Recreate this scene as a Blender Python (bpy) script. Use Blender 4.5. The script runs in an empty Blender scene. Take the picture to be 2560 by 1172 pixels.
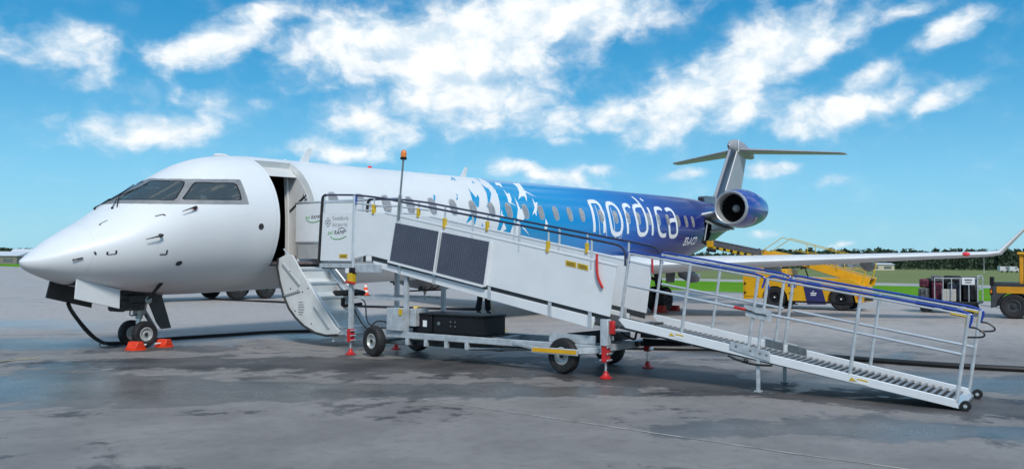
import bpy, math, random
import numpy as np
from mathutils import Vector, Matrix
from mathutils.geometry import delaunay_2d_cdt
random.seed(7)
SC = bpy.context.scene
COL = SC.collection
R_ = math.radians

# ------------------------------------------------------------------ camera
cam_d = bpy.data.cameras.new('camera'); cam = bpy.data.objects.new('camera', cam_d); COL.objects.link(cam)
cam_d.sensor_width = 36.0; cam_d.sensor_fit = 'HORIZONTAL'; cam_d.lens = 30.232
cam_d.clip_start = 0.1; cam_d.clip_end = 6000
yaw, pit, rol = R_(34.49685), R_(1.91641), R_(0.46399)
fw = Vector((math.cos(yaw)*math.cos(pit), math.sin(yaw)*math.cos(pit), math.sin(pit)))
rt = Vector((math.sin(yaw), -math.cos(yaw), 0)); up = rt.cross(fw)
r2 = rt*math.cos(rol)+up*math.sin(rol); u2 = -rt*math.sin(rol)+up*math.cos(rol)
cam.matrix_world = Matrix(((r2.x,u2.x,-fw.x,-6.8807),(r2.y,u2.y,-fw.y,-14.2512),(r2.z,u2.z,-fw.z,1.5429),(0,0,0,1)))
SC.camera = cam

# ------------------------------------------------------------------ node helper
class NT:
    def __init__(s, tree): s.t = tree; s.n = tree.nodes; s.l = tree.links
    def new(s, typ, **kw):
        n = s.n.new(typ)
        for k, v in kw.items(): setattr(n, k, v)
        return n
    def put(s, inp, v):
        if v is None: return
        if isinstance(v, bpy.types.NodeSocket): s.l.new(v, inp)
        else: inp.default_value = v
    def m(s, op, a, b=None, c=None, clamp=False):
        n = s.n.new('ShaderNodeMath'); n.operation = op; n.use_clamp = clamp
        for i, v in enumerate((a, b, c)): s.put(n.inputs[i], v)
        return n.outputs[0]
    def noise(s, vec, scale, detail=4, rough=.55, dist=0., out=0):
        n = s.n.new('ShaderNodeTexNoise'); s.put(n.inputs['Vector'], vec)
        n.inputs['Scale'].default_value = scale; n.inputs['Detail'].default_value = detail
        n.inputs['Roughness'].default_value = rough; n.inputs['Distortion'].default_value = dist
        return n.outputs[out]
    def ss(s, v, lo, hi, a=0., b=1.):
        n = s.n.new('ShaderNodeMapRange'); n.interpolation_type = 'SMOOTHSTEP'
        s.put(n.inputs[0], v); s.put(n.inputs[1], lo); s.put(n.inputs[2], hi); s.put(n.inputs[3], a); s.put(n.inputs[4], b)
        return n.outputs[0]
    def mix(s, f, a, b, mode='MIX'):
        n = s.n.new('ShaderNodeMix'); n.data_type = 'RGBA'; n.blend_type = mode
        s.put(n.inputs[0], f); s.put(n.inputs[6], a if isinstance(a, bpy.types.NodeSocket) else (*a[:3], 1)); s.put(n.inputs[7], b if isinstance(b, bpy.types.NodeSocket) else (*b[:3], 1))
        return n.outputs[2]
    def mapping(s, vec, scale=(1,1,1), rot=(0,0,0), loc=(0,0,0)):
        n = s.n.new('ShaderNodeMapping'); s.put(n.inputs[0], vec)
        n.inputs['Scale'].default_value = scale; n.inputs['Rotation'].default_value = rot; n.inputs['Location'].default_value = loc
        return n.outputs[0]
    def ramp(s, f, stops):
        n = s.n.new('ShaderNodeValToRGB'); s.put(n.inputs[0], f); e = n.color_ramp.elements
        e[0].position, e[0].color = stops[0][0], (*stops[0][1], 1); e[1].position, e[1].color = stops[-1][0], (*stops[-1][1], 1)
        for p, c in stops[1:-1]: q = e.new(p); q.color = (*c, 1)
        return n.outputs[0]

# ------------------------------------------------------------------ world: sky with fair-weather clouds
SUN_EL, SUN_AZ = R_(45), R_(226)          # azimuth measured from +X towards +Y: behind the camera's left
W = bpy.data.worlds.new('World'); SC.world = W; W.use_nodes = True
w = NT(W.node_tree); w.n.clear()
sky = w.new('ShaderNodeTexSky', sky_type='NISHITA'); sky.sun_disc = False
sky.sun_elevation = SUN_EL; sky.sun_rotation = R_(90)-SUN_AZ; sky.air_density = 1.0; sky.dust_density = 0.6; sky.ozone_density = 2.0
tc = w.new('ShaderNodeTexCoord'); vec = tc.outputs['Generated']
sep = w.new('ShaderNodeSeparateXYZ'); w.l.new(vec, sep.inputs[0])
az = w.m('ARCTAN2', sep.outputs[1], sep.outputs[0]); el = w.m('ARCSINE', sep.outputs[2])
comb = w.new('ShaderNodeCombineXYZ'); w.put(comb.inputs[0], w.m('MULTIPLY', az, -1)); w.put(comb.inputs[1], el)
uv = comb.outputs[0]
BL = [(1.0851,0.218,0.0628,0.0233,0,0.8),(1.0583,0.1886,0.0256,0.013,15,0.7),(1.0049,0.139,0.0744,0.0223,5,1.0),(0.9572,0.1742,0.0326,0.0163,10,0.6),(0.9418,0.235,0.0698,0.0233,25,0.95),(0.8958,0.2685,0.0605,0.0163,15,0.8),(0.7892,0.2457,0.0884,0.0395,10,1.05),(0.6647,0.2415,0.1302,0.0558,8,1.25),(0.5713,0.2801,0.1488,0.0326,5,1.2),(0.6735,0.192,0.107,0.0279,5,1.1),(0.7652,0.1577,0.0512,0.0233,-10,0.95),(0.6312,0.1654,0.093,0.0209,0,0.8),(0.5007,0.1702,0.0698,0.0209,5,0.9),(0.4003,0.1908,0.0791,0.0349,25,1.1),(0.3209,0.2268,0.0884,0.0349,25,1.15),(0.2447,0.2513,0.0512,0.0209,25,0.9),(0.3427,0.1755,0.0605,0.0233,10,0.8),(0.2328,0.1683,0.0651,0.0223,15,1.0),(0.2085,0.1984,0.0372,0.0163,15,0.75),(0.1389,0.1746,0.0395,0.0121,20,0.85),(0.1197,0.249,0.0442,0.0149,20,0.85),(0.1687,0.2685,0.0419,0.0116,10,0.6),(0.2571,0.2751,0.0419,0.014,10,0.6),(0.8322,0.126,0.0419,0.0116,-5,0.85),(0.7829,0.1218,0.0419,0.0102,0,0.85),(0.5934,0.1083,0.0326,0.0112,0,0.85),(0.5514,0.0992,0.0512,0.013,-5,0.9),(0.505,0.1076,0.0279,0.0074,0,0.75),(0.3957,0.103,0.0349,0.007,5,0.7),(0.3124,0.1082,0.0372,0.0084,5,0.85),(0.2413,0.0911,0.0233,0.0084,10,0.6),(0.3169,0.0335,0.0209,0.0056,5,0.65),(0.2327,0.0272,0.0167,0.0042,5,0.65),(0.8855,0.1767,0.0209,0.0093,0,0.4),(0.5423,0.1421,0.0233,0.0065,0,0.5)]
wuv = w.new('ShaderNodeVectorMath', operation='ADD')       # domain warp so that banks are ragged
warp = w.new('ShaderNodeVectorMath', operation='MULTIPLY_ADD')
w.put(warp.inputs[0], w.noise(w.mapping(uv, (1, 1.6, 1)), 11, 4, .6, 0, 1)); warp.inputs[1].default_value = (.045, .022, 0); warp.inputs[2].default_value = (-.0225, -.011, 0)
w.put(wuv.inputs[0], uv); w.put(wuv.inputs[1], warp.outputs[0])
sw = w.new('ShaderNodeSeparateXYZ'); w.l.new(wuv.outputs[0], sw.inputs[0]); U, V = sw.outputs[0], sw.outputs[1]
dens = None
for (a, e, ra, re, rot, wt) in BL:
    du = w.m('ADD', U, a); dv = w.m('SUBTRACT', V, e); c, s_ = math.cos(R_(rot)), math.sin(R_(rot))
    p = w.m('MULTIPLY_ADD', du, c/ra, w.m('MULTIPLY', dv, s_/ra)); q = w.m('MULTIPLY_ADD', du, -s_/re, w.m('MULTIPLY', dv, c/re))
    d2 = w.m('MULTIPLY_ADD', p, p, w.m('MULTIPLY', q, q))
    g = w.m('MULTIPLY', w.m('EXPONENT', w.m('MULTIPLY', d2, -.75)), wt)
    dens = g if dens is None else w.m('SMOOTH_MAX', dens, g, .25)
# the sky goes on in the same way outside the frame: scattered cloud of the same size and cover
inside = w.m('MULTIPLY', w.ss(w.m('ABSOLUTE', w.m('SUBTRACT', az, .602)), .60, .85, 1, 0), w.ss(el, .29, .36, 1, 0))
gen = w.ss(w.noise(vec, 4.2, 3, .5), .44, .62)
dens = w.m('ADD', w.m('MULTIPLY', dens, inside), w.m('MULTIPLY', gen, w.m('SUBTRACT', 1, inside)))
n1 = w.noise(w.mapping(wuv.outputs[0], (1, 1.35, 1), (0, 0, R_(-12))), 23, 8, .55, .1)
n2 = w.noise(w.mapping(wuv.outputs[0], (1, 1.35, 1), (0, 0, R_(-12)), (.01, -.024, 0)), 23, 8, .58, .1)
dd = w.m('ADD', dens, w.m('MULTIPLY', w.m('MULTIPLY', w.m('SUBTRACT', n1, .5), 1.6), w.m('MULTIPLY', w.ss(dens, .02, .42), w.ss(dens, .75, 1.15, 1, .45))))
alpha = w.m('MULTIPLY', w.ss(dd, .14, 1.02), w.ss(el, -.01, .03))
lit = w.ss(w.m('ADD', w.m('SUBTRACT', n1, n2), w.m('MULTIPLY', w.m('SUBTRACT', dd, .9), .18)), -.20, .16)
cloud = w.mix(lit, (5.6, 6.9, 8.0), (8.6, 8.85, 9.0))
hs = w.new('ShaderNodeHueSaturation'); hs.inputs['Saturation'].default_value = 1.35; hs.inputs['Hue'].default_value = .487; w.l.new(sky.outputs[0], hs.inputs['Color'])
SKY_GAIN = (.85, 1.1, 1.2)
skn = w.mix(1.0, hs.outputs[0], SKY_GAIN, 'MULTIPLY')
elr = w.ramp(el, [(0,(2.7,5.8,7.6)),(.10,(1.75,4.85,7.3)),(.20,(.55,3.2,5.9)),(.30,(.12,2.25,4.9)),(.9,(.2,1.8,4.0))])
skc = w.mix(.8, skn, elr)
bg = w.new('ShaderNodeBackground'); w.put(bg.inputs[0], w.mix(alpha, skc, cloud)); bg.inputs[1].default_value = 0.1
wo = w.new('ShaderNodeOutputWorld'); w.l.new(bg.outputs[0], wo.inputs[0])

# ------------------------------------------------------------------ sun (soft: thin overcast light on the apron)
sl = bpy.data.lights.new('sun', 'SUN'); sl.energy = 2.3; sl.angle = R_(12); sl.color = (1, .965, .91)
so = bpy.data.objects.new('sun', sl); COL.objects.link(so)
sd = Vector((math.cos(SUN_EL)*math.cos(SUN_AZ), math.cos(SUN_EL)*math.sin(SUN_AZ), math.sin(SUN_EL)))
so.rotation_euler = sd.to_track_quat('Z', 'Y').to_euler(); so.location = sd*60

vs = SC.view_settings; vs.view_transform = 'Standard'; vs.look = 'None'; vs.exposure = 0.22; vs.gamma = 1.0; vs.use_curve_mapping = False
SC.render.engine = 'CYCLES'
SC.cycles.max_bounces = 5; SC.cycles.diffuse_bounces = 3; SC.cycles.glossy_bounces = 2; SC.cycles.transmission_bounces = 4
SC.cycles.caustics_reflective = False; SC.cycles.caustics_refractive = False; SC.cycles.use_denoising = True; SC.cycles.use_adaptive_sampling = True; SC.cycles.adaptive_threshold = .02

# ------------------------------------------------------------------ materials
MATS = {}
def mat(name, col, rough=.5, metal=0., spec=.5, coat=0., var=.12, scale=3., bump=0., bscale=40., emit=None, col2=None, rvar=.1):
    """procedural paint / metal / rubber: colour with soft wear, roughness variation, fine relief"""
    if name in MATS: return MATS[name]
    m = bpy.data.materials.new(name); m.use_nodes = True; MATS[name] = m
    t = NT(m.node_tree); t.n.clear()
    b = t.new('ShaderNodeBsdfPrincipled'); o = t.new('ShaderNodeOutputMaterial'); t.l.new(b.outputs[0], o.inputs[0])
    tcn = t.new('ShaderNodeTexCoord'); v = tcn.outputs['Object']
    n = t.noise(v, scale, 6, .62); f = t.ss(n, .3, .75)
    c2 = col2 or tuple(x*(1-2.2*var) for x in col)
    t.put(b.inputs['Base Color'], t.mix(f, col, c2) if var > 0 else (*col, 1))
    t.put(b.inputs['Roughness'], t.m('ADD', rough-rvar/2, t.m('MULTIPLY', t.noise(v, scale*2.3, 5), rvar), clamp=True))
    b.inputs['Metallic'].default_value = metal; b.inputs['Specular IOR Level'].default_value = spec
    b.inputs['Coat Weight'].default_value = coat; b.inputs['Coat Roughness'].default_value = .06
    if bump:
        bn = t.new('ShaderNodeBump'); bn.inputs['Strength'].default_value = bump; bn.inputs['Distance'].default_value = .01
        t.put(bn.inputs['Height'], t.noise(v, bscale, 5)); t.l.new(bn.outputs[0], b.inputs['Normal'])
    if emit: b.inputs['Emission Color'].default_value = (*emit[:3], 1); b.inputs['Emission Strength'].default_value = emit[3]
    return m
M = lambda k: MATS[k]
mat('galv', (.60,.64,.67), .42, .3, var=.14, scale=9, bump=.05)
mat('alu', (.72,.75,.77), .34, .6, var=.06, scale=5)
mat('panel_white', (.80,.82,.835), .40, var=.035, scale=2.2, coat=.05)
mat('plate_grey', (.42,.43,.43), .5, var=.08, scale=4)
mat('stair_grey', (.72,.74,.73), .5, var=.07, scale=3)
mat('slat_grey', (.34,.35,.36), .5, .3, var=.12, scale=9)
mat('tread_dark', (.05,.052,.055), .6, var=.2, scale=20)
mat('blue_rail', (.014,.06,.40), .3, var=.15, scale=6, coat=.4)
mat('navy_rail', (.025,.03,.075), .35, var=.15, scale=6, coat=.3)
mat('red_paint', (.60,.018,.018), .38, var=.12, scale=8, coat=.2)
mat('orange_paint', (.82,.055,.012), .5, var=.12, scale=10)
mat('yellow_paint', (.80,.42,.006), .36, var=.08, scale=2.5, coat=.3)
mat('yellow_tape', (.72,.47,.02), .5, var=.1, scale=10)
mat('amber', (.85,.22,.01), .15, var=.1, coat=.6)
mat('rubber', (.016,.016,.017), .62, var=.2, scale=14, bump=.15, bscale=60)
mat('tyre', (.021,.021,.023), .7, var=.22, scale=10, bump=.2, bscale=50)
mat('black_plastic', (.012,.013,.016), .5, spec=.3, var=.15, scale=8)
mat('dark_metal', (.055,.058,.06), .5, .4, var=.25, scale=12, bump=.1)
mat('steel', (.36,.38,.38), .35, .8, var=.15, scale=12)
mat('rim', (.58,.60,.58), .42, .35, var=.12, scale=14)
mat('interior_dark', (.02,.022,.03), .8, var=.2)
mat('interior_grey', (.66,.66,.65), .6, var=.05)
mat('glass_dark', (.075,.095,.10), .06, var=.5, scale=1.6, coat=1., rvar=.02, col2=(.17,.19,.17))
mat('win_pane', (.36,.35,.35), .12, var=.12, scale=6, coat=.8, rvar=.04)
def glass_mat():
    m = bpy.data.materials.new('glass_clear'); m.use_nodes = True; t = NT(m.node_tree); t.n.clear(); MATS['glass_clear'] = m
    tr = t.new('ShaderNodeBsdfTransparent'); tr.inputs[0].default_value = (.80,.86,.83,1); gl = t.new('ShaderNodeBsdfGlossy'); gl.inputs['Roughness'].default_value = .03
    fr = t.new('ShaderNodeFresnel'); fr.inputs[0].default_value = 1.5; mx = t.new('ShaderNodeMixShader'); o = t.new('ShaderNodeOutputMaterial')
    t.put(mx.inputs[0], t.m('MULTIPLY_ADD', fr.outputs[0], 1.1, .10, clamp=True)); t.l.new(tr.outputs[0], mx.inputs[1]); t.l.new(gl.outputs[0], mx.inputs[2]); df = t.new('ShaderNodeBsdfDiffuse'); df.inputs[0].default_value = (.30,.34,.32,1); m3 = t.new('ShaderNodeMixShader'); m3.inputs[0].default_value = .17; t.l.new(mx.outputs[0], m3.inputs[1]); t.l.new(df.outputs[0], m3.inputs[2]); t.l.new(m3.outputs[0], o.inputs[0])
glass_mat()
mat('cockpit_grey', (.50,.52,.48), .7, var=.1, scale=4); mat('seat_cover', (.24,.25,.27), .8, var=.15, scale=9)
mat('win_trim', (.62,.63,.64), .3, .4, var=.08)
mat('ws_frame', (.44,.42,.40), .36, .5, var=.12, scale=6)
mat('white_print', (.86,.87,.88), .35, var=0)
mat('black_print', (.03,.03,.035), .5, var=0)
mat('green_print', (.10,.42,.10), .5, var=0)
mat('fin_paint', (.34,.345,.375), .4, var=.05, scale=1.5, coat=.1)
mat('fin_dark', (.05,.055,.085), .3, var=.1, scale=1.5, coat=.5)
mat('engine_blue', (.016,.05,.36), .25, var=.1, scale=1.5, coat=.45)
mat('inlet_metal', (.54,.55,.56), .36, .6, var=.1, scale=4)
mat('fan_dark', (.02,.02,.022), .45, .5, var=.2)
mat('wing_white', (.70,.72,.73), .42, var=.05, scale=1.2, coat=.05)
mat('wing_under', (.30,.31,.33), .45, var=.1, scale=1.5)
mat('pink_print', (.62,.42,.42), .5, var=.2, scale=30)
mat('blue_panel', (.03,.035,.14), .4, var=.1)
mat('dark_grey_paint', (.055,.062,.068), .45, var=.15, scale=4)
mat('brown_floor', (.21,.16,.155), .7, var=.15, scale=12)
mat('hose', (.012,.012,.013), .45, var=.2, scale=20)
mat('red_lens', (.85,.03,.04), .2, var=0, coat=.6)
mat('zinc_green', (.34,.38,.33), .55, var=.12, scale=3)
mat('belt', (.13,.13,.145), .6, var=.15, scale=8)
mat('mesh_dark', (.026,.031,.06), .35, var=.06, scale=3, coat=.2)
mat('mesh_bar', (.17,.185,.24), .45, .2, var=.06, scale=3)
mat('truck_white', (.60,.61,.62), .4, var=.08)

# ------------------------------------------------------------------ mesh builder
class MB:
    def __init__(s): s.v = []; s.f = []; s.mi = []; s.cur = 0
    def add(s, vs, fs):
        b = len(s.v); s.v += [tuple(map(float, p)) for p in vs]; s.f += [tuple(b+i for i in f) for f in fs]; s.mi += [s.cur]*len(fs); return s
    def box(s, lo, hi):
        x0,y0,z0 = lo; x1,y1,z1 = hi
        return s.add([(x0,y0,z0),(x1,y0,z0),(x1,y1,z0),(x0,y1,z0),(x0,y0,z1),(x1,y0,z1),(x1,y1,z1),(x0,y1,z1)],
                     [(0,3,2,1),(4,5,6,7),(0,1,5,4),(1,2,6,5),(2,3,7,6),(3,0,4,7)])
    def beam(s, a, b, wd, ht, upv=(0,0,1)):
        a, b = Vector(a), Vector(b); d = (b-a).normalized(); r = d.cross(Vector(upv)).normalized(); u = r.cross(d)
        c = [(-1,-1),(1,-1),(1,1),(-1,1)]; vs = [p+r*(i*wd/2)+u*(j*ht/2) for p in (a,b) for i,j in c]
        return s.add(vs, [(3,2,1,0),(4,5,6,7),(0,1,5,4),(1,2,6,5),(2,3,7,6),(3,0,4,7)])
    def tube(s, path, r, n=8, cap=True):
        P = [Vector(p) for p in path]; rs = r if isinstance(r, (list, tuple)) else [r]*len(P)
        vs = []; prev = None
        for i, p in enumerate(P):
            d = ((P[min(i+1,len(P)-1)]-p).normalized()+(p-P[max(i-1,0)]).normalized()); d = d.normalized() if d.length > 1e-6 else Vector((0,0,1))
            if prev is None:
                prev = d.cross(Vector((0,0,1)) if abs(d.z) < .9 else Vector((1,0,0))).normalized()
            e = (prev-d*prev.dot(d)).normalized(); prev = e; g = d.cross(e)
            vs += [p+(e*math.cos(t)+g*math.sin(t))*rs[i] for t in [2*math.pi*k/n for k in range(n)]]
        fs = [(i*n+k, i*n+(k+1)%n, (i+1)*n+(k+1)%n, (i+1)*n+k) for i in range(len(P)-1) for k in range(n)]
        if cap: fs += [tuple(range(n-1,-1,-1)), tuple((len(P)-1)*n+k for k in range(n))]
        return s.add(vs, fs)
    def lathe(s, prof, o, ax, n=24, close=False):
        """prof: (along axis, radius)"""
        o, ax = Vector(o), Vector(ax).normalized(); e = ax.cross(Vector((0,0,1)) if abs(ax.z) < .9 else Vector((1,0,0))).normalized(); g = ax.cross(e)
        vs = [o+ax*a+(e*math.cos(2*math.pi*k/n)+g*math.sin(2*math.pi*k/n))*max(r,1e-4) for a,r in prof for k in range(n)]
        L = len(prof); rng = range(L) if close else range(L-1)
        return s.add(vs, [(i*n+k, i*n+(k+1)%n, ((i+1)%L)*n+(k+1)%n, ((i+1)%L)*n+k) for i in rng for k in range(n)])
    def prism(s, poly, ext):
        """poly: 3-D points of a planar outline, ext: extrusion vector"""
        n = len(poly); e = Vector(ext); vs = [Vector(p) for p in poly]+[Vector(p)+e for p in poly]
        return s.add(vs, [tuple(range(n-1,-1,-1)), tuple(range(n,2*n))]+[(i,(i+1)%n,n+(i+1)%n,n+i) for i in range(n)])
    def grid(s, fn, nu, nv, closed_v=False):
        vs = [fn(i/nu, j/nv) for i in range(nu+1) for j in range(nv+1)]
        return s.add(vs, [(i*(nv+1)+j, (i+1)*(nv+1)+j, (i+1)*(nv+1)+j+1, i*(nv+1)+j+1) for i in range(nu) for j in range(nv)])
    def ball(s, c, r, n=12, m=8, sc=(1,1,1)):
        vs = [(c[0]+r*sc[0]*math.sin(math.pi*i/m)*math.cos(2*math.pi*j/n), c[1]+r*sc[1]*math.sin(math.pi*i/m)*math.sin(2*math.pi*j/n), c[2]+r*sc[2]*math.cos(math.pi*i/m)) for i in range(m+1) for j in range(n)]
        return s.add(vs, [(i*n+j, (i+1)*n+j, (i+1)*n+(j+1)%n, i*n+(j+1)%n) for i in range(m) for j in range(n)])
    def build(s, name, mats, parent=None, off=None, smooth=35, bevel=0., label=None, kind=None):
        me = bpy.data.meshes.new(name)
        vs = s.v if off is None else [(x-off[0], y-off[1], z-off[2]) for x,y,z in s.v]
        me.from_pydata(vs, [], s.f); me.validate()
        for m in (mats if isinstance(mats, (list, tuple)) else [mats]): me.materials.append(MATS[m] if isinstance(m, str) else m)
        if any(s.mi) and len(me.polygons) == len(s.mi): me.polygons.foreach_set('material_index', s.mi)
        if smooth: me.polygons.foreach_set('use_smooth', [True]*len(me.polygons)); me.set_sharp_from_angle(angle=R_(smooth))
        o = bpy.data.objects.new(name, me); COL.objects.link(o)
        if parent: o.parent = parent
        if bevel:
            b = o.modifiers.new('bevel', 'BEVEL'); b.width = bevel; b.segments = 2; b.limit_method = 'ANGLE'; b.angle_limit = R_(40)
        if label: o['label'] = label
        if kind: o['kind'] = kind
        return o
def tag(o, label, cat, group=None):
    o['label'] = label; o['category'] = cat
    if group: o['group'] = group
    return o
def thing(name, label, cat, loc=(0,0,0), rz=0., group=None):
    o = bpy.data.objects.new(name, None); COL.objects.link(o); o.location = loc; o.rotation_euler = (0,0,rz); o.empty_display_size = .3
    return tag(o, label, cat, group)
def struct(o): o['kind'] = 'structure'; return o
def copy_part(o, parent, loc=(0,0,0)):
    c = o.copy(); COL.objects.link(c); c.parent = parent; c.location = loc
    for ch in list(o.children):
        d = ch.copy(); COL.objects.link(d); d.parent = c
    return c
def smooth_path(P, n=6):
    P = [Vector(p) for p in P]; out = []
    for i in range(len(P)-1):
        a, b, c, d = P[max(i-1,0)], P[i], P[i+1], P[min(i+2,len(P)-1)]
        for k in range(n):
            t = k/n; out.append(.5*((2*b)+(c-a)*t+(2*a-5*b+4*c-d)*t*t+(3*b-a-3*c+d)*t**3))
    return out+[P[-1]]
def text_mesh(txt, size, shear=0., align='CENTER', bold=0.):
    cu = bpy.data.curves.new('lettering', 'FONT'); cu.body = txt; cu.size = size; cu.shear = shear; cu.align_x = align; cu.align_y = 'CENTER'; cu.resolution_u = 3; cu.fill_mode = 'FRONT'; cu.offset = bold
    ob = bpy.data.objects.new('lettering', cu); COL.objects.link(ob)
    dg = bpy.context.evaluated_depsgraph_get(); me = bpy.data.meshes.new_from_object(ob.evaluated_get(dg))
    vs = [tuple(v.co) for v in me.vertices]; fs = [tuple(p.vertices) for p in me.polygons]
    bpy.data.objects.remove(ob); bpy.data.curves.remove(cu); bpy.data.meshes.remove(me)
    return vs, fs

# ------------------------------------------------------------------ ground
def ground_mat():
    m = bpy.data.materials.new('wet_apron'); m.use_nodes = True; t = NT(m.node_tree); t.n.clear()
    b = t.new('ShaderNodeBsdfPrincipled'); o = t.new('ShaderNodeOutputMaterial'); t.l.new(b.outputs[0], o.inputs[0])
    tcn = t.new('ShaderNodeTexCoord'); v = tcn.outputs['Object']
    sp = t.new('ShaderNodeSeparateXYZ'); t.l.new(v, sp.inputs[0]); X, Y = sp.outputs[0], sp.outputs[1]
    # puddle map: broad wet and drying areas with ragged rims
    vw = t.new('ShaderNodeVectorMath', operation='MULTIPLY_ADD'); t.put(vw.inputs[0], t.noise(v, .8, 7, .68, 0, 1)); vw.inputs[1].default_value = (1.9,1.9,0); t.put(vw.inputs[2], v)
    sq = t.new('ShaderNodeSeparateXYZ'); t.l.new(vw.outputs[0], sq.inputs[0]); Xw, Yw = t.m('SUBTRACT', sq.outputs[0], .95), t.m('SUBTRACT', sq.outputs[1], .95)
    def blobs(L):
        acc = None
        for (cx, cy, rx, ry, rot, wt) in L:
            c, s_ = math.cos(R_(rot)), math.sin(R_(rot)); dx, dy = t.m('SUBTRACT', Xw, cx), t.m('SUBTRACT', Yw, cy)
            p = t.m('MULTIPLY_ADD', dx, c/rx, t.m('MULTIPLY', dy, s_/rx)); q = t.m('MULTIPLY_ADD', dx, -s_/ry, t.m('MULTIPLY', dy, c/ry))
            g = t.m('MULTIPLY', t.m('EXPONENT', t.m('MULTIPLY', t.m('MULTIPLY_ADD', p, p, t.m('MULTIPLY', q, q)), -.9)), wt)
            acc = g if acc is None else t.m('ADD', acc, g)
        return acc
    # standing film of water (mirrors the sky) and damp, soaked areas (dark, dull), the ramp's shadow painted in with them
    wet_b = blobs([(-1.2,-4.4,2.6,.9,-52,.62),(1.1,-7.8,2.6,.55,-52,.45),(0.6,2.2,5.5,1.5,-45,.42),(1.5,-12.2,1.9,.5,-52,.72),(5.9,-12.4,1.8,.7,-50,.60),(7.4,-8.6,2.6,.6,-52,.30),(3,8,7,2,-45,.30),(5.2,-.3,1.6,.5,-45,.35),
                   (-1.2,-9.8,2.2,.75,-52,-.5),(1.9,-9.9,1.6,.4,-52,-.35),(11,5,9,2.2,-40,-.35),(25,-6,12,4,-45,-.25)])
    damp_shade_b = blobs([(4.4,-8.6,2.6,1.0,-88,.60),(4.2,-11.9,1.6,.75,-85,.85),(2.6,-5.2,2.2,.8,-60,.40),(1.2,-3.0,2.6,.5,-52,.35),(2.2,-.6,1.0,.5,-40,.45),(.3,-6.9,1.6,.35,-52,.2),(-1.2,-9.8,2.2,.75,-52,-.35),(14,4,9,2.6,-40,-.3)])
    big = t.noise(t.mapping(v, (1,1,1), (0,0,R_(35))), .22, 7, .62, .4); fine = t.noise(v, 2.4, 9, .70, .3); mid = t.noise(t.mapping(v, (1,1,1), (0,0,R_(20)), (7,3,0)), .55, 8, .66, .6)
    wetv = t.m('ADD', t.m('ADD', t.m('MULTIPLY', t.m('SUBTRACT', big, .5), 1.5), wet_b), t.m('MULTIPLY', t.m('SUBTRACT', fine, .5), .85))
    damp_shade_v = t.m('ADD', t.m('ADD', t.m('MULTIPLY', t.m('SUBTRACT', mid, .5), 1.35), damp_shade_b), t.m('MULTIPLY', t.m('SUBTRACT', fine, .5), .7))
    film = t.ss(wetv, .13, .19); pool = t.ss(wetv, .30, .42); damp_shade = t.ss(damp_shade_v, .06, .18)
    far = t.ss(t.m('ADD', t.m('MULTIPLY_ADD', X, .824, t.m('MULTIPLY', Y, .566)), t.m('MULTIPLY', t.m('SUBTRACT', mid, .5), 7.)), -.5, 8.5)  # far apron: paler dry concrete, with sky glare painted into the base colour
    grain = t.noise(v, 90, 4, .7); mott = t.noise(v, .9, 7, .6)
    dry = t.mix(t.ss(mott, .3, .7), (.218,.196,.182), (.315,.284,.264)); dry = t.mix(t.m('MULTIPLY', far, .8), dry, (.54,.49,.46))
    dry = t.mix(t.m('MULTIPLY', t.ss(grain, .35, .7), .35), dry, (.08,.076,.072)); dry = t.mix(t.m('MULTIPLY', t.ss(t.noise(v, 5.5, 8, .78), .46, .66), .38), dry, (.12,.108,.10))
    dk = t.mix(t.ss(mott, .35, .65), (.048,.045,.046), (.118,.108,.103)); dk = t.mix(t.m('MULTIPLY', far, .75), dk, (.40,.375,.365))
    base = t.mix(t.m('MAXIMUM', damp_shade, t.m('MULTIPLY', film, .75)), dry, dk)
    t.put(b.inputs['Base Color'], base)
    rgh = t.m('ADD', t.m('MULTIPLY_ADD', film, -.24, .58), t.m('MULTIPLY', pool, -.06)); rgh = t.m('ADD', rgh, t.m('MULTIPLY', t.m('SUBTRACT', fine, .5), .12), clamp=True)
    t.put(b.inputs['Roughness'], rgh); b.inputs['IOR'].default_value = 1.36
    bn = t.new('ShaderNodeBump'); bn.inputs['Distance'].default_value = .004
    t.put(bn.inputs['Strength'], t.m('MULTIPLY_ADD', film, -.3, .5)); t.put(bn.inputs['Height'], t.m('ADD', t.m('MULTIPLY', grain, .6), t.m('MULTIPLY', t.noise(v, 7, 6, .65), 1.6))); t.l.new(bn.outputs[0], b.inputs['Normal'])
    return m
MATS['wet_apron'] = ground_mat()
def grass_mat(name, a, b_, sc):
    return mat(name, a, .95, spec=.0, var=.2, scale=sc, col2=b_, bump=.6, bscale=3)
grass_mat('grass', (.095,.265,.018), (.14,.30,.04), .12); grass_mat('field', (.16,.215,.085), (.22,.24,.13), .05)
mat('concrete_pale', (.40,.39,.37), .7, var=.1, scale=.3)
mat('yellow_line', (.46,.38,.18), .6, var=.25, scale=6)
mat('seam', (.60,.57,.52), .7, var=.3, scale=4); mat('seam_dark', (.035,.034,.034), .6, var=.3, scale=6)

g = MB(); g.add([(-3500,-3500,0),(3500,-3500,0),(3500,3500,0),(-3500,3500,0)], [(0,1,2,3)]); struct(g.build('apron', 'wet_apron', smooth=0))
def sheet(name, pts, z, mt):
    q = MB(); q.add([(x,y,z) for x,y in pts], [tuple(range(len(pts)))]); return struct(q.build(name, mt, smooth=0))
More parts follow.
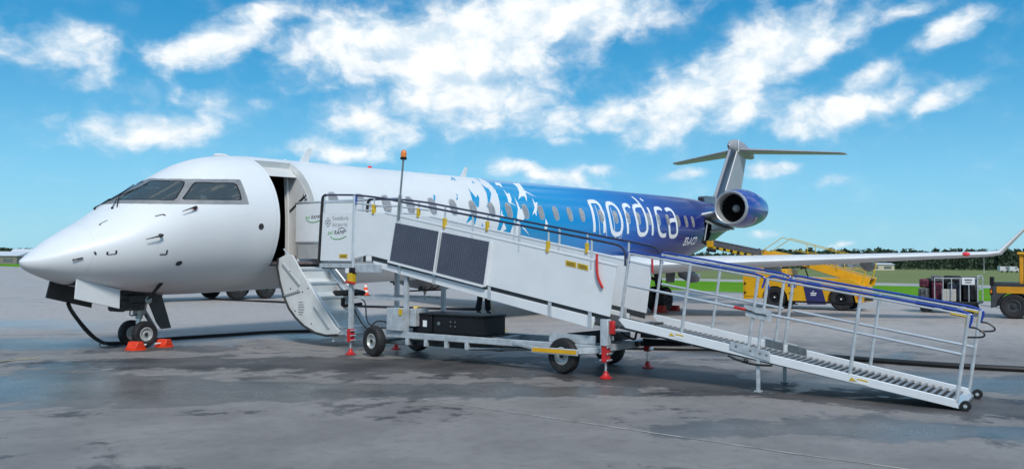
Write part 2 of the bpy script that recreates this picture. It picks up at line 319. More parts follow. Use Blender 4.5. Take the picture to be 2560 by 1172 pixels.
# far airfield beyond the apron: edge runs obliquely from near on the right to far on the left
E0 = Vector((37.0,-12.0)); E1 = Vector((80.,165.)); ed = (E1-E0).normalized(); en = Vector((ed.y,-ed.x))
def strip(d0, d1, a0=-700, a1=1500):
    return [tuple(E0+ed*a0+en*d0), tuple(E0+ed*a1+en*d0), tuple(E0+ed*a1+en*d1), tuple(E0+ed*a0+en*d1)][::-1]
sheet('grass_verge', strip(0, 26), .004, 'grass')
sheet('taxiway', strip(26, 37), .004, 'concrete_pale')
sheet('far_field', strip(37, 3000), .004, 'field')

# ------------------------------------------------------------------ airliner
ZC0,TPHI=2.1726,0.029674
def pch(xs,ys):
    xs=np.array(xs,float);ys=np.array(ys,float);h=np.diff(xs);d=np.diff(ys)/h
    m=np.zeros(len(xs));m[0]=d[0];m[-1]=d[-1]
    for i in range(1,len(xs)-1):
        m[i]=0 if d[i-1]*d[i]<=0 else 2*d[i-1]*d[i]/(d[i-1]+d[i])
    def f(x):
        x=min(max(x,xs[0]),xs[-1]);i=min(int(np.searchsorted(xs,x,side='right'))-1,len(h)-1)
        t=(x-xs[i])/h[i];t2=t*t;t3=t2*t
        return (2*t3-3*t2+1)*ys[i]+(t3-2*t2+t)*h[i]*m[i]+(3*t2-2*t3)*ys[i+1]+(t3-t2)*h[i]*m[i+1]
    return f
F_TOP=pch([0,.02,.06,.14,.307,.504,.766,1.181,1.44,1.712,2.1,2.494,2.874,3.306,3.75,4.4,24,26,28,30,32,33.6],
          [-.68,-.64,-.61,-.56,-.435,-.29,-.135,.098,.285,.467,.688,.92,1.12,1.25,1.315,1.345,1.345,1.335,1.27,1.13,.9,.62])
F_BOT=pch([0,.02,.06,.15,.3,.55,.9,1.4,1.9,2.5,3.2,22.5,24,25.5,27,29,31,33.6],
          [-.68,-.735,-.785,-.845,-.915,-1.015,-1.11,-1.21,-1.285,-1.33,-1.345,-1.345,-1.30,-1.15,-.90,-.42,.02,.38])
F_HW=pch([0,.02,.06,.15,.3,.6,1.0,1.5,2.0,2.6,3.3,4.0,24,26,28,30,32,33.6],
         [0,.085,.16,.27,.40,.60,.82,1.03,1.175,1.28,1.335,1.345,1.345,1.24,1.0,.68,.38,.12])
F_MID=pch([0,.3,.8,1.5,2.2,2.8,3.5,24,26,28,30,33.6],[-.68,-.63,-.53,-.36,-.19,-.07,0,0,.08,.22,.42,.5])
def surf(s,th,off=0.):
    t,b,m,w=F_TOP(s),F_BOT(s),F_MID(s),F_HW(s);a=np.radians(th)
    c,sn=np.cos(a),np.sin(a)
    y=-(w+off)*c; z=m+((t-m+off) if sn>0 else (m-b+off))*sn
    return np.array([s,y,ZC0+TPHI*s+z])
S = lambda s, th, off=0.: tuple(surf(s, th, off))
AX = lambda s: ZC0+TPHI*s
def livery():
    m = bpy.data.materials.new('livery'); m.use_nodes = True; t = NT(m.node_tree); t.n.clear(); MATS['livery'] = m
    b = t.new('ShaderNodeBsdfPrincipled'); o = t.new('ShaderNodeOutputMaterial'); t.l.new(b.outputs[0], o.inputs[0])
    v = t.new('ShaderNodeTexCoord').outputs['Object']; sp = t.new('ShaderNodeSeparateXYZ'); t.l.new(v, sp.inputs[0])
    h = t.m('SUBTRACT', sp.outputs[2], t.m('MULTIPLY_ADD', sp.outputs[0], TPHI, ZC0))
    edge = t.m('SUBTRACT', sp.outputs[0], t.m('MULTIPLY_ADD', h, .42, 11.27)); isb = t.m('GREATER_THAN', edge, 0.)
    f = t.m('DIVIDE', t.m('SUBTRACT', t.m('ADD', sp.outputs[0], t.m('MULTIPLY', h, -.55)), 11.), 13.)
    blue = t.ramp(f, [(0,(.002,.31,.60)),(.25,(.002,.27,.60)),(.34,(.002,.245,.58)),(.50,(.003,.185,.52)),(.66,(.006,.10,.42)),(.80,(.010,.046,.29)),(.92,(.012,.028,.21)),(1,(.012,.024,.19))])
    white = t.mix(t.ss(t.noise(v, .8, 5), .35, .75), (.775,.795,.805), (.725,.745,.76))
    t.put(b.inputs['Base Color'], t.mix(isb, white, blue)); t.put(b.inputs['Roughness'], t.m('MULTIPLY_ADD', isb, -.14, .42))
    t.put(b.inputs['Coat Weight'], t.m('MULTIPLY_ADD', isb, .18, .10)); t.put(b.inputs['Specular IOR Level'], t.m('MULTIPLY_ADD', isb, -.18, .45)); b.inputs['Coat Roughness'].default_value = .07
    bn = t.new('ShaderNodeBump'); bn.inputs['Strength'].default_value = .12; bn.inputs['Distance'].default_value = .01
    t.put(bn.inputs['Height'], t.noise(v, 1.3, 3)); t.l.new(bn.outputs[0], b.inputs['Normal'])
livery()
P = thing('airliner', 'white and blue regional jet airliner with its front door open as steps', 'airplane', (0,0,0))
# --- skin, with real openings for the passenger door and the rear hold
DS0, DS1, DT0, DT1 = 4.10, 5.02, -39, 66
CS0, CS1, CT0, CT1 = 25.45, 26.35, -30, 15
KS0, KS1 = 1.398, 3.509
st = sorted(set([round(x,3) for x in list(np.linspace(0,.02,3))+list(np.linspace(.02,.3,12))+list(np.linspace(.3,KS0,14))+list(np.linspace(KS0,KS1,26))+list(np.linspace(KS1,4.10,8))+list(np.linspace(DS0,DS1,9))+list(np.linspace(5.02,22.5,60))+list(np.linspace(22.5,CS0,10))+list(np.linspace(CS0,CS1,5))+list(np.linspace(CS1,33.6,30))]))
ths = list(range(-180, 180, 3)); NTH = len(ths)
sk = MB(); sk.v = [S(s,th) for s in st for th in ths]
for i in range(len(st)-1):
    for j in range(NTH):
        sm = (st[i]+st[i+1])/2; tm = ths[j]+1.5
        if DS0 < sm < DS1 and DT0 < tm < DT1: continue
        if CS0 < sm < CS1 and CT0 < tm < CT1: continue
        if KS0 < sm < KS1 and 6 < tm < 174: continue
        j2 = (j+1) % NTH; sk.f.append((i*NTH+j, i*NTH+j2, (i+1)*NTH+j2, (i+1)*NTH+j)); sk.mi.append(0)
fus = sk.build('fuselage', 'livery', P, smooth=50)
mat('seam_line', (.69,.71,.72), .5, var=0)
def ring(s, th0, th1, wd, name='panel_seam', mt='seam_line', par=None):
    q = MB(); n = max(6, int((th1-th0)/4)); q.grid(lambda a,b: S(s+(a-.5)*wd, th0+(th1-th0)*b, .003), 1, n); return q.build(name, mt, par or fus)
sm_ = MB(); sm_.grid(lambda a,b: S(1.0-.22*math.sin(R_((1-b)*0+50))*0-.30*(1-b)+.007*a, -85+265*b, .003), 1, 60); sm_.build('radome_seam', 'seam_line', fus)
def inside(p, poly):
    c = False; j = len(poly)-1
    for i in range(len(poly)):
        (x0,y0),(x1,y1) = poly[i], poly[j]
        if (y0 > p[1]) != (y1 > p[1]) and p[0] < (x1-x0)*(p[1]-y0)/(y1-y0)+x0: c = not c
        j = i
    return c
def patch(name, poly, mt, par, off=.004, step=.14, label=None, holes=()):
    """poly in (s, theta): flat print or pane lying on the skin"""
    rad = 1.345; pts = []
    n = len(poly)
    for i in range(n):
        a, b = Vector((poly[i][0], R_(poly[i][1])*rad)), Vector((poly[(i+1)%n][0], R_(poly[(i+1)%n][1])*rad)); k = max(1, int((b-a).length/step))
        pts += [a.lerp(b, q/k) for q in range(k)]
    m_ = len(pts); edges = [(i,(i+1)%m_) for i in range(m_)]
    xs = [p.x for p in pts]; ys = [p.y for p in pts]
    extra = [Vector((x+step*.31, y+step*.17)) for x in np.arange(min(xs), max(xs), step) for y in np.arange(min(ys), max(ys), step)]
    for h_ in holes:
        b0 = len(pts); hp = []
        for i in range(len(h_)):
            a, b = Vector((h_[i][0], R_(h_[i][1])*rad)), Vector((h_[(i+1)%len(h_)][0], R_(h_[(i+1)%len(h_)][1])*rad)); k = max(1, int((b-a).length/step)); hp += [a.lerp(b, q/k) for q in range(k)]
        pts += hp; edges += [(b0+i, b0+(i+1)%len(hp)) for i in range(len(hp))]
    vs, _, fs, *_r = delaunay_2d_cdt(pts+extra, edges, [list(range(m_))], 1, 1e-4)
    if holes: fs = [f for f in fs if not any(inside((sum(vs[i].x for i in f)/3, math.degrees(sum(vs[i].y for i in f)/3/rad)), h_) for h_ in holes)]
    q = MB(); q.add([S(p.x, math.degrees(p.y/rad), off) for p in vs], [tuple(f) for f in fs]); return q.build(name, mt, par, label=label)
def ribbon(name, pl, wd, mt, par, off=.005, n=7):
    rad = 1.345; L = smooth_path([(a, R_(b)*rad, 0) for a,b in pl], n); q = MB(); vs = []
    for i, p in enumerate(L):
        d = (L[min(i+1,len(L)-1)]-L[max(i-1,0)]).normalized(); e = Vector((-d.y, d.x, 0))*wd/2
        vs += [S(p.x+e.x, math.degrees((p.y+e.y)/rad), off), S(p.x-e.x, math.degrees((p.y-e.y)/rad), off)]
    q.add(vs, [(2*i,2*i+1,2*i+3,2*i+2) for i in range(len(L)-1)]); return q.build(name, mt, par)
# --- flock of birds where white meets blue
BIRDS = {'b1':[(10.43,71.3),(10.43,66.3),(10.29,57.7),(10.26,61.3),(10.12,59.1)],'b2':[(11.08,63.4),(11.07,60.1),(11.01,55.5),(10.95,56.9)],'b3':[(8.89,32.7),(8.94,31.1),(8.85,24.8),(8.79,24.7)],
'b4':[(9.81,36.7),(9.84,33.6),(9.75,27.4),(9.68,27.9),(9.79,31.6)],'b5':[(10.5,46.0),(10.53,36.3),(10.56,31.9),(10.72,36.7),(10.7,31.5),(10.57,23.0),(10.49,19.5),(10.42,21.6),(10.35,27.3),(10.38,32.2)],
'b6':[(11.30,56.6),(11.38,47.5),(11.44,49.6),(11.38,39.9),(11.28,36.0),(11.10,27.4),(10.92,21.2),(10.85,20.5),(11.0,27.2),(11.15,39.3)],'b7':[(10.1,12.6),(10.36,9.8),(10.34,7.2),(10.24,-0.6),(10.21,7.6),(9.89,1.8),(10.02,8.4)],
'b8':[(10.56,3.2),(10.63,-1.9),(10.54,-2.0)],'b9':[(11.55,76.2),(11.62,72),(11.40,59.8)]}
WBIRDS = {'w1':[(12.15,64.0),(12.35,62.4),(12.17,51.7),(12.12,56.5),(11.97,55.9)],'w2':[(12.12,49.7),(12.13,40.7),(12.27,42.6),(12.18,33.0),(12.03,26.3),(11.95,28.7),(12.02,35.5)],
'w3':[(13.08,66.5),(13.48,69.0),(13.26,55.6),(13.14,45.7),(12.88,30.3),(12.93,38.8),(12.78,38.5),(12.5,33.0),(12.8,44.8),(13.01,56.9)],'w3b':[(13.13,51.1),(13.51,38.6),(13.11,46.5)],
'w4':[(12.38,38.3),(12.39,29.5),(12.42,19.6),(12.61,23.5),(12.58,15.1),(12.49,8.2),(12.22,4.7),(12.15,10.2),(12.28,19.5)],'w5':[(13.26,37.3),(13.28,29.6),(13.43,31.2),(13.26,21.9),(13.13,12.2),(13.08,16.8),(12.92,13.1),(13.15,23.0)],
'w6':[(11.9,-0.9),(12.18,5.8),(12.35,1.5),(12.27,-2.9),(12.23,-10.6),(11.83,-8.5)],'w6b':[(12.35,-0.7),(12.5,-1.8),(12.77,-10.6)],'w7':[(13.59,10.2),(13.69,3.9),(13.62,-4.8),(13.49,-3.7)],'w8':[(11.51,4.3),(11.64,-3.1),(11.49,-5.9),(11.36,-5.9)],
'w9':[(12.04,28.9),(12.27,24.2),(12.04,27.0)],'w10':[(11.42,24),(11.62,38),(11.72,48),(11.62,44),(11.50,33)],'w11':[(11.36,9),(11.52,19),(11.50,13),(11.62,10)]}
# printed blue on white: the same ramp with no edge
m2 = MATS['livery'].copy(); m2.name = 'livery_blue'; MATS['livery_blue'] = m2
for nd in m2.node_tree.nodes:
    if nd.type == 'MATH' and nd.operation == 'GREATER_THAN': nd.inputs[1].default_value = -50.
for k, v in BIRDS.items(): patch('bird_mark', v, 'livery_blue', fus, .004)
for k, v in WBIRDS.items(): patch('bird_mark', v, 'white_print', fus, .004)
# --- airline lettering
LET = {'n1':[(16.44,35.5),(16.45,29.9),(16.39,13.1),(16.38,-5.7)],'n2':[(16.44,35.5),(16.64,37.9),(16.92,38.0),(17.06,33.7),(17.06,23.9),(17.02,12.5),(17.04,-6.7)],
'o':[(17.63,35.3),(17.83,37.2),(18.04,36.0),(18.19,29.5),(18.23,19.9),(18.25,8.4),(18.21,-2.2),(18.07,-7.8),(17.83,-8.4),(17.64,-6.6),(17.5,-0.6),(17.44,12.8),(17.5,27.2),(17.63,35.3)],
'r1':[(18.71,33.3),(18.66,24.4),(18.63,8.6),(18.67,-7.7)],'r2':[(18.71,33.3),(18.99,36.1),(19.12,34.7),(19.13,30.8)],
'd':[(19.47,32.9),(19.71,35.6),(19.99,36.1),(20.12,33.9),(20.12,23.2),(20.11,9.5),(20.11,-1.0),(19.99,-6.9),(19.78,-8.8),(19.55,-7.6),(19.41,-1.8),(19.35,11.6),(19.37,24.5),(19.47,32.9)],
'd2':[(20.12,56.8),(20.13,45.3),(20.12,34.7)],'i':[(20.57,34.2),(20.54,19.4),(20.54,4.4),(20.56,-9.8)],'i2':[(20.62,53.2),(20.66,46.8)],
'c':[(21.66,29.6),(21.6,33.1),(21.36,33.7),(21.13,30.8),(21.02,18.4),(21.02,2.0),(21.17,-7.1),(21.44,-10.3),(21.69,-8.9)],
'a':[(22.0,30.8),(22.3,33.4),(22.52,31.5),(22.6,25.1),(22.6,13.9),(22.63,-0.2),(22.62,-6.4),(22.49,-10.7),(22.16,-11.4),(22.0,-7.2),(21.93,5.1),(22.0,11.4),(22.25,14.1),(22.57,14.3)]}
for k, v in LET.items(): ribbon('letter', v, .15, 'white_print', fus)
for v in ([(16.75,31.7),(16.70,14.6),(16.77,-9.1),(17.19,-11.5),(17.12,2.9),(17.15,22.7)], [(17.72,30.3),(17.69,14.2),(17.78,-11.5),(18.21,-12.8),(18.21,3.4)]):
    ribbon('exit_outline', v, .028, 'white_print', fus, .0045, 5)
vs, fs = text_mesh('ES-ACD', .46, .15, 'LEFT', .012); q = MB(); q.add([S(23.45+x*.80, -21.0+math.degrees(y/1.345), .006) for x,y,z in vs], fs); q.build('registration', 'white_print', fus, smooth=0)
# --- cabin windows
WSC = 1.
wins = [8.70+.787*k for k in range(-4, 9)]+[16.92,17.88,18.75,19.53,20.32,21.1,21.9,22.83,23.55,24.2]
wins = [15.7 if abs(x-14.99) < .1 and False else x for x in wins]
wth = lambda s: 19.3-.42*(s-9) if s > 9 else 19.3
def oval(s, th, a, b, n=18):
    return [(s+a*math.copysign(abs(math.cos(t))**.75, math.cos(t)), th+math.degrees(b/1.345)*math.copysign(abs(math.sin(t))**.8, math.sin(t))) for t in [2*math.pi*k/n for k in range(n)]]
for s in wins+[15.72]:
    for side in (1, -1):
        th = wth(s); f = (lambda L: L) if side == 1 else (lambda L: [(a, 180-b) for a,b in L][::-1])
        o_ = patch('cabin_window', f(oval(s, th, .148, .22)), 'win_trim', fus, .004, .2); patch('pane', f(oval(s, th, .125, .195)), 'win_pane', o_, .008, .2)
# --- cockpit glazing
def quadpatch(name, c4, mt, par, off, nu=10, nv=6, rnd=.0):
    (a,b,c,d) = c4; q = MB()
    q.grid(lambda u,v: S(*[(a[k]*(1-u)+b[k]*u)*(1-v)+(d[k]*(1-u)+c[k]*u)*v for k in (0,1)], off), nu, nv); return q.build(name, mt, par)
WFR = [(2.27,89.6),(2.26,80.5),(2.31,71.0),(2.395,64.0),(2.49,57.5),(2.605,52.5),(2.73,47.5),(2.875,44.0),(3.035,41.5),(3.205,39.5),(3.385,38.0),(3.385,25.5),(3.405,14.5),(3.21,15.0),(3.03,16.5),(2.855,18.0),(2.69,20.0),(2.53,23.0),(2.38,26.0),(2.245,29.5),(2.11,33.5),(1.985,37.5),(1.865,42.5),(1.755,47.5),(1.66,54.0),(1.575,61.5),(1.51,71.0),(1.47,83.0),(1.46,89.6)]
PANES = ([(2.18,85.5),(2.225,73.5),(2.31,64.5),(2.42,57.0),(2.44,54.0),(2.395,51.0),(2.155,40.0),(2.09,39.0),(1.96,44.0),(1.845,50.0),(1.74,56.5),(1.65,64.5),(1.585,74.5),(1.56,82),(1.56,86)],
         [(2.505,47.5),(2.57,48.5),(2.71,44.0),(2.86,40.0),(3.03,37.5),(3.21,35.5),(3.265,33.5),(3.275,26),(3.27,19.5),(3.24,18.5),(3.05,20.0),(2.87,21.5),(2.7,24.0),(2.54,27.0),(2.39,30.5),(2.25,34.5),(2.225,37.0)])
mir = lambda L: [(a,180-b) for a,b in L][::-1]
def shrink(L, f, g_):
    cx = sum(a for a,b in L)/len(L); cy = sum(b for a,b in L)/len(L); return [(cx+(a-cx)*f, cy+(b-cy)*g_) for a,b in L]
IN1 = [shrink(L, .955, .94) for L in PANES]
# skin round the cockpit, cut out behind the glazing
q = MB(); fs_ = list(np.linspace(KS0, KS1, 86)); ft = list(np.arange(6, 174.1, 1.0)); q.v = [S(s,th) for s in fs_ for th in ft]; nf = len(ft)
cut = [shrink(L, 1.0, 1.0) for L in PANES]+[mir(L) for L in PANES]
keepf = []
flag = [any(inside((s,th), L) for L in cut) for s in fs_ for th in ft]
for i in range(len(fs_)-1):
    for j in range(nf-1):
        f = (i*nf+j, i*nf+j+1, (i+1)*nf+j+1, (i+1)*nf+j)
        if not any(flag[k] for k in f): q.f.append(f); q.mi.append(0)
q.build('cockpit_skin', 'livery', P, smooth=60)
wf = patch('windscreen_frame', WFR, 'ws_frame', P, .006, .06, holes=PANES)
wf2 = patch('windscreen_frame', mir(WFR), 'ws_frame', P, .006, .06, holes=[mir(L) for L in PANES])
# flight deck seen through the glass
FD = bpy.data.objects.new('flight_deck', None); COL.objects.link(FD); FD.parent = P
q = MB(); q.box((1.95,-.8,AX(2.5)-.62),(3.5,.8,AX(2.5)-.56)); q.build('deck_floor', 'plate_grey', FD)
q = MB(); q.prism([S(3.56,th,-.06) for th in range(-30,211,10)], (.03,0,0)); q.build('bulkhead', 'cockpit_grey', FD)
q = MB(); q.prism([(1.80,-.62,AX(2)+.18),(2.2,-.62,AX(2)+.26),(2.2,-.62,AX(2)-.3),(1.9,-.62,AX(2)-.3)], (0,1.24,0)); q.build('instrument_panel', 'interior_dark', FD, bevel=.03)
for sy in (-.52,.52):
    q = MB(); q.box((2.78,sy-.24,AX(3)-.1),(2.92,sy+.24,AX(3)+.50)); q.box((2.82,sy-.14,AX(3)+.5),(2.90,sy+.14,AX(3)+.68)); q.box((2.35,sy-.24,AX(3)-.12),(2.85,sy+.24,AX(3)-.0)); q.build('pilot_seat', 'seat_cover', FD, bevel=.05)
q = MB(); q.box((2.75,-.3,AX(3)+.84),(3.4,.3,AX(3)+.90)); q.build('overhead_panel', 'interior_dark', FD)
for fr, g in ((wf, lambda L: L), (wf2, mir)):
    for L in ([(2.18,85.5),(2.225,73.5),(2.31,64.5),(2.42,57.0),(2.44,54.0),(2.395,51.0),(2.155,40.0),(2.09,39.0),(1.96,44.0),(1.845,50.0),(1.74,56.5),(1.65,64.5),(1.585,74.5),(1.56,82),(1.56,86)],
              [(2.505,47.5),(2.57,48.5),(2.71,44.0),(2.86,40.0),(3.03,37.5),(3.21,35.5),(3.265,33.5),(3.275,26),(3.27,19.5),(3.24,18.5),(3.05,20.0),(2.87,21.5),(2.7,24.0),(2.54,27.0),(2.39,30.5),(2.25,34.5),(2.225,37.0)]):
        gl = patch('gasket', g(L), 'black_plastic', fr, .010, .06, holes=[g(shrink(L, .955, .94))])
        patch('window_pane', g(shrink(L, .965, .955)), 'glass_clear', fr, .004, .09)
# wipers
for sgn in (0, 1):
    mr = (lambda t: t) if sgn == 0 else (lambda t: 180-t)
    q = MB(); q.tube([S(1.36,mr(74),.03), S(1.54,mr(84),.05)], .008, 6); q.tube([S(1.40,mr(70),.03), S(1.62,mr(88),.035), S(2.05,mr(80),.03)], .009, 6); q.ball(S(1.36,mr(74),.02), .022); q.build('wiper', 'black_plastic', P)
# --- probes, ports and marks on the nose
for (s, th) in ((1.74,3),(2.36,22)):
    q = MB(); q.tube([S(s,th,0), S(s-.02,th,.07), S(s-.08,th,.085), S(s-.26,th,.08)], [.035,.022,.014,.006], 8); q.ball(S(s+.02,th,.005), .04, 10, 6, (1,.35,.6)); q.build('probe', 'dark_metal', P)
for (s, th, r) in ((3.66,-4,.06),(2.14,-29,.058)):
    patch('vent_port', [(s+r*math.cos(t), th+math.degrees(r*math.sin(t)/1.345)) for t in [k*.45 for k in range(14)]], 'black_print', P, .005)
patch('port_ring', oval(2.36,21.5,.06,.05), 'pink_print', P, .003)
for pl in ([(1.02,54),(1.05,57),(1.16,57.5)],[(1.72,28.5),(1.84,27.5),(1.87,25)],[(1.76,-17),(1.87,-18),(1.87,-13.5)],[(.98,-3),(.98,-7.5),(1.10,-8.5),(1.10,-3.5)],[(.81,1),(.83,-5)]):
    for a, b in zip(pl, pl[1:]): ribbon('latch_mark', [a, b], .026, 'black_print', P, .005, 2)
ribbon('blue_mark', [(.62,15),(.74,18)], .03, 'blue_rail', P, .005, 2); q = MB(); q.tube([S(.55,-8,.0), S(.53,-8,.035), S(.66,-6.5,.02)], .012, 6); q.build('probe', 'dark_metal', P)
q = MB(); q.ball(S(3.72,88,.0), .12, 14, 8, (1.5,.8,.42)); q.build('roof_dome', 'wing_white', P)
def blade(s, z0, h, c, name='blade_antenna', mt='wing_white', sw=.5):
    q = MB(); b = AX(s)+z0
    for t in (0,): q.prism([(s,-.012,b),(s+c,-.012,b),(s+c*.8+h*sw,-.012,b+h),(s+c*.35+h*sw,-.012,b+h)], (0,.024,0))
    return q.build(name, mt, P)
blade(5.72,1.33,.33,.26); blade(11.35,1.33,.30,.24); q = MB(); q.ball((7.9,0,AX(7.9)+1.36), .05, 10, 6, (1.4,.8,1)); q.build('beacon_light', 'red_lens', P)
q = MB(); q.ball((5.35,0,AX(5.35)+1.345), .03, 8, 5); q.build('blade_antenna', 'wing_white', P)
q = MB(); q.prism([(2.0,-.72,AX(2)-1.08),(2.08,-.72,AX(2)-1.08),(1.86,-.66,AX(2)-1.36),(1.80,-.66,AX(2)-1.36)], (.0,.02,0)); q.build('blade_antenna', 'black_plastic', P)
# --- interior seen through the open door
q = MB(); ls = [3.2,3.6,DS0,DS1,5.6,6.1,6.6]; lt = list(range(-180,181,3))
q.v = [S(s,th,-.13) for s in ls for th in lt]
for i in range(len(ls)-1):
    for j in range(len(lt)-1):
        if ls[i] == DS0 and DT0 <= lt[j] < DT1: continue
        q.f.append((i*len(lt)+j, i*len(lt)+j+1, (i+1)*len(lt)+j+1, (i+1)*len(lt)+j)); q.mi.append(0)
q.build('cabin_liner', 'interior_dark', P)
q = MB(); fz = AX(4.5)-.76; q.box((3.3,-1.08,fz-.06),(6.5,1.08,fz)); q.build('cabin_floor', 'brown_floor', P)
def jamb(name, s0, s1, t0, t1, depth, mt):
    q = MB(); n = 24
    for s in (s0, s1): q.grid(lambda a,b: S(s, t0+(t1-t0)*b, -depth*a+.001), 1, n)
    for th in (t0, t1): q.grid(lambda a,b: S(s0+(s1-s0)*b, th, -depth*a+.001), 1, 4)
    return q.build(name, mt, P)
for s_, a_, b_ in ((4.02,-60,80),(5.10,-60,80),(7.2,-85,88),(9.6,-85,88)): ring(s_, a_, b_, .012)
dj = jamb('door_frame', DS0, DS1, DT0, DT1, .13, 'stair_grey')
q = MB(); q.grid(lambda a,b: S(DS0+(DS1-DS0)*a, DT1-16*b, -.125-.02*b), 4, 4); q.build('lintel', 'interior_grey', P)
q = MB(); q.prism([(5.0,-1.21*math.cos(R_(t)), AX(5)+1.21*math.sin(R_(t))) for t in range(-36,62,7)]+[(5.0,-.44,AX(5)+1.08),(5.0,-.46,AX(5)+.7),(5.0,-.52,AX(5)+.2),(5.0,-.54,fz)], (.04,0,0)); rp = q.build('galley_partition', 'interior_grey', P)
q = MB(); q.beam((4.985,-.56,AX(5)+.22),(4.985,-1.06,AX(5)+.56), .02,.025); q.build('strap_bar', 'dark_metal', rp)
q = MB(); q.box((4.985,-1.08,AX(5)-.25),(4.999,-.93,AX(5)+.14)); q.build('locker_panel', 'interior_grey', rp)
q = MB(); q.box((4.975,-1.04,AX(5)-.06),(4.985,-1.01,AX(5)-.02)); q.build('latch', 'black_plastic', rp)
q = MB()
for a, b in (((-.44,1.0),(-.53,-.72)),((-.50,1.0),(-.58,-.72))): q.tube(smooth_path([(4.97,a[0],AX(5)+a[1]),(4.97,(a[0]+b[0])/2-.03,AX(5)+(a[1]+b[1])/2),(4.97,b[0],AX(5)+b[1])],4), .03, 8)
q.build('curtain', 'interior_grey', rp)
q = MB(); q.ball((4.99,-1.02,AX(5)+.55), .035); q.ball((4.99,-1.06,AX(5)+.49), .03); q.build('door_latch', 'steel', dj)
# --- airstair door hanging open
ST = bpy.data.objects.new('airstair_door', None); COL.objects.link(ST); ST.parent = P
X0, X1 = 4.14, 4.96
prof = [(-1.27,1.60),(-1.255,1.42),(-1.33,1.15),(-1.44,.90),(-1.60,.66),(-1.78,.50),(-2.02,.35),(-2.32,.24),(-2.60,.205),(-2.90,.23)]
inner = [(-2.94,.30),(-2.80,.40),(-2.30,.93),(-1.86,1.42),(-1.66,1.66),(-1.50,1.68)]
for x in (X0, X1):
    q = MB(); q.prism([(x,y,z) for y,z in prof+inner], (.03,0,0)); sp_ = q.build('side_panel', 'stair_grey', ST, bevel=.006)
    if x == X0:
        q = MB()
        for k in range(6): q.box((x-.004,-2.02+.02*abs(k-2.5),.78-.045*k),(x-.001,-1.84-.02*abs(k-2.5)*.3,.79-.045*k))
        q.build('louvre', 'dark_metal', sp_, smooth=0)
        q = MB()
        for y, z in ((-1.62,1.03),(-1.82,1.0),(-1.40,.88),(-1.95,.98),(-1.55,.72),(-1.76,.62),(-2.2,.40),(-2.1,1.05),(-1.6,1.36)): q.ball((x-.002,y,z), .016, 8, 5, (.4,1,1))
        q.build('bolt_heads', 'dark_metal', sp_, kind='stuff')
        for a_, b_, w_ in (((-1.46,.90),(-1.90,1.0),.03),((-1.40,1.5),(-1.88,1.10),.04),((-2.28,.72),(-2.68,.34),.035)): q = MB(); q.beam((x-.012,*a_),(x-.012,*b_), .025, w_); q.build('strut', 'alu', sp_)
        q = MB(); q.tube([(x-.01,a,b) for a,b in prof], .022, 8); q.build('edge_seal', 'dark_metal', sp_)
q = MB(); n = len(prof); q.add([(x,y,z) for x in (X0+.03,X1) for y,z in prof], [(i,i+1,n+i+1,n+i) for i in range(n-1)]); q.build('outer_skin', 'livery', ST)
q = MB(); q.prism([(X0+.03,-1.62,1.44),(X0+.03,-2.70,.26),(X0+.03,-2.60,.22),(X0+.03,-1.50,1.42)], (X1-X0-.03,0,0)); q.build('stair_back', 'stair_grey', ST)
for k in range(5):
    y, z = -1.72-.235*k, 1.42-.262*k
    q = MB(); q.box((X0+.03,y-.10,z-.03),(X1,y+.16,z)); t_ = q.build('step', 'stair_grey', ST, bevel=.005)
    q = MB(); q.box((X0+.03,y-.095,z-.27),(X1,y-.07,z-.03)); q.build('riser', 'stair_grey', t_)
    q = MB(); q.box((X0+.03,y-.112,z-.035),(X1,y-.1,z+.006)); q.build('nosing', 'alu' if k != 4 else 'white_print', t_)
for x in (X0+.05, X1-.03):
    q = MB(); q.tube(smooth_path([(x,-1.36,1.78),(x,-1.55,1.62),(x,-2.0,1.22),(x,-2.9,.36)],4), .016, 8); q.build('handrail', 'alu', ST)
q = MB(); q.tube([(X1+.06,-1.5,1.62),(X1+.06,-2.1,1.0)], .02, 8); q.build('support_strut', 'alu', ST)
q = MB(); q.box((X0+.12,-1.62,1.50),(X1-.02,-1.10,1.545)); q.prism([(X0+.12,-1.64,1.42),(X0+.12,-1.60,1.66),(X0+.15,-1.60,1.66),(X0+.15,-1.64,1.42)], (0,.02,0)); q.build('threshold', 'brown_floor', ST)
# --- nose gear
NG = bpy.data.objects.new('nose_gear', None); COL.objects.link(NG); NG.parent = P
def wheel(name, c, r, wd, par, rimr, axis=(0,1,0), n=28, hub='rim'):
    q = MB(); h = wd/2; q.lathe([(-h*.75,rimr),(-h,rimr+(r-rimr)*.35),(-h*.92,r*.9),(-h*.55,r*.985),(-h*.2,r),(h*.2,r),(h*.55,r*.985),(h*.92,r*.9),(h,rimr+(r-rimr)*.35),(h*.75,rimr)], c, axis, n, True); t_ = q.build('tyre', 'tyre', par, smooth=40)
    q = MB(); q.lathe([(-h*.8,rimr*1.01),(-h*.86,rimr*.9),(-h*.45,rimr*.78),(-h*.35,rimr*.45),(-h*.6,rimr*.36),(-h*.66,.001)], c, axis, n); q.lathe([(h*.66,.001),(h*.6,rimr*.36),(h*.35,rimr*.45),(h*.45,rimr*.78),(h*.86,rimr*.9),(h*.8,rimr*1.01)], c, axis, n)
    w_ = q.build('rim', hub, t_, smooth=40)
    q = MB(); ax = Vector(axis)
    q.lathe([(-h*.8,.001),(-h*.8,rimr*.26),(h*.8,rimr*.26),(h*.8,.001)], c, axis, 12); q.build('hub_cap', 'dark_metal', t_)
    return t_
for y in (-.21, .21): wheel('wheel', (2.06,y,.235), .235, .15, NG, .125)
q = MB(); q.tube([(2.06,-.2,.235),(2.06,.2,.235)], .045, 10); q.tube([(2.06,0,.24),(2.07,0,.50)], .045, 12); q.build('oleo', 'alu', NG)
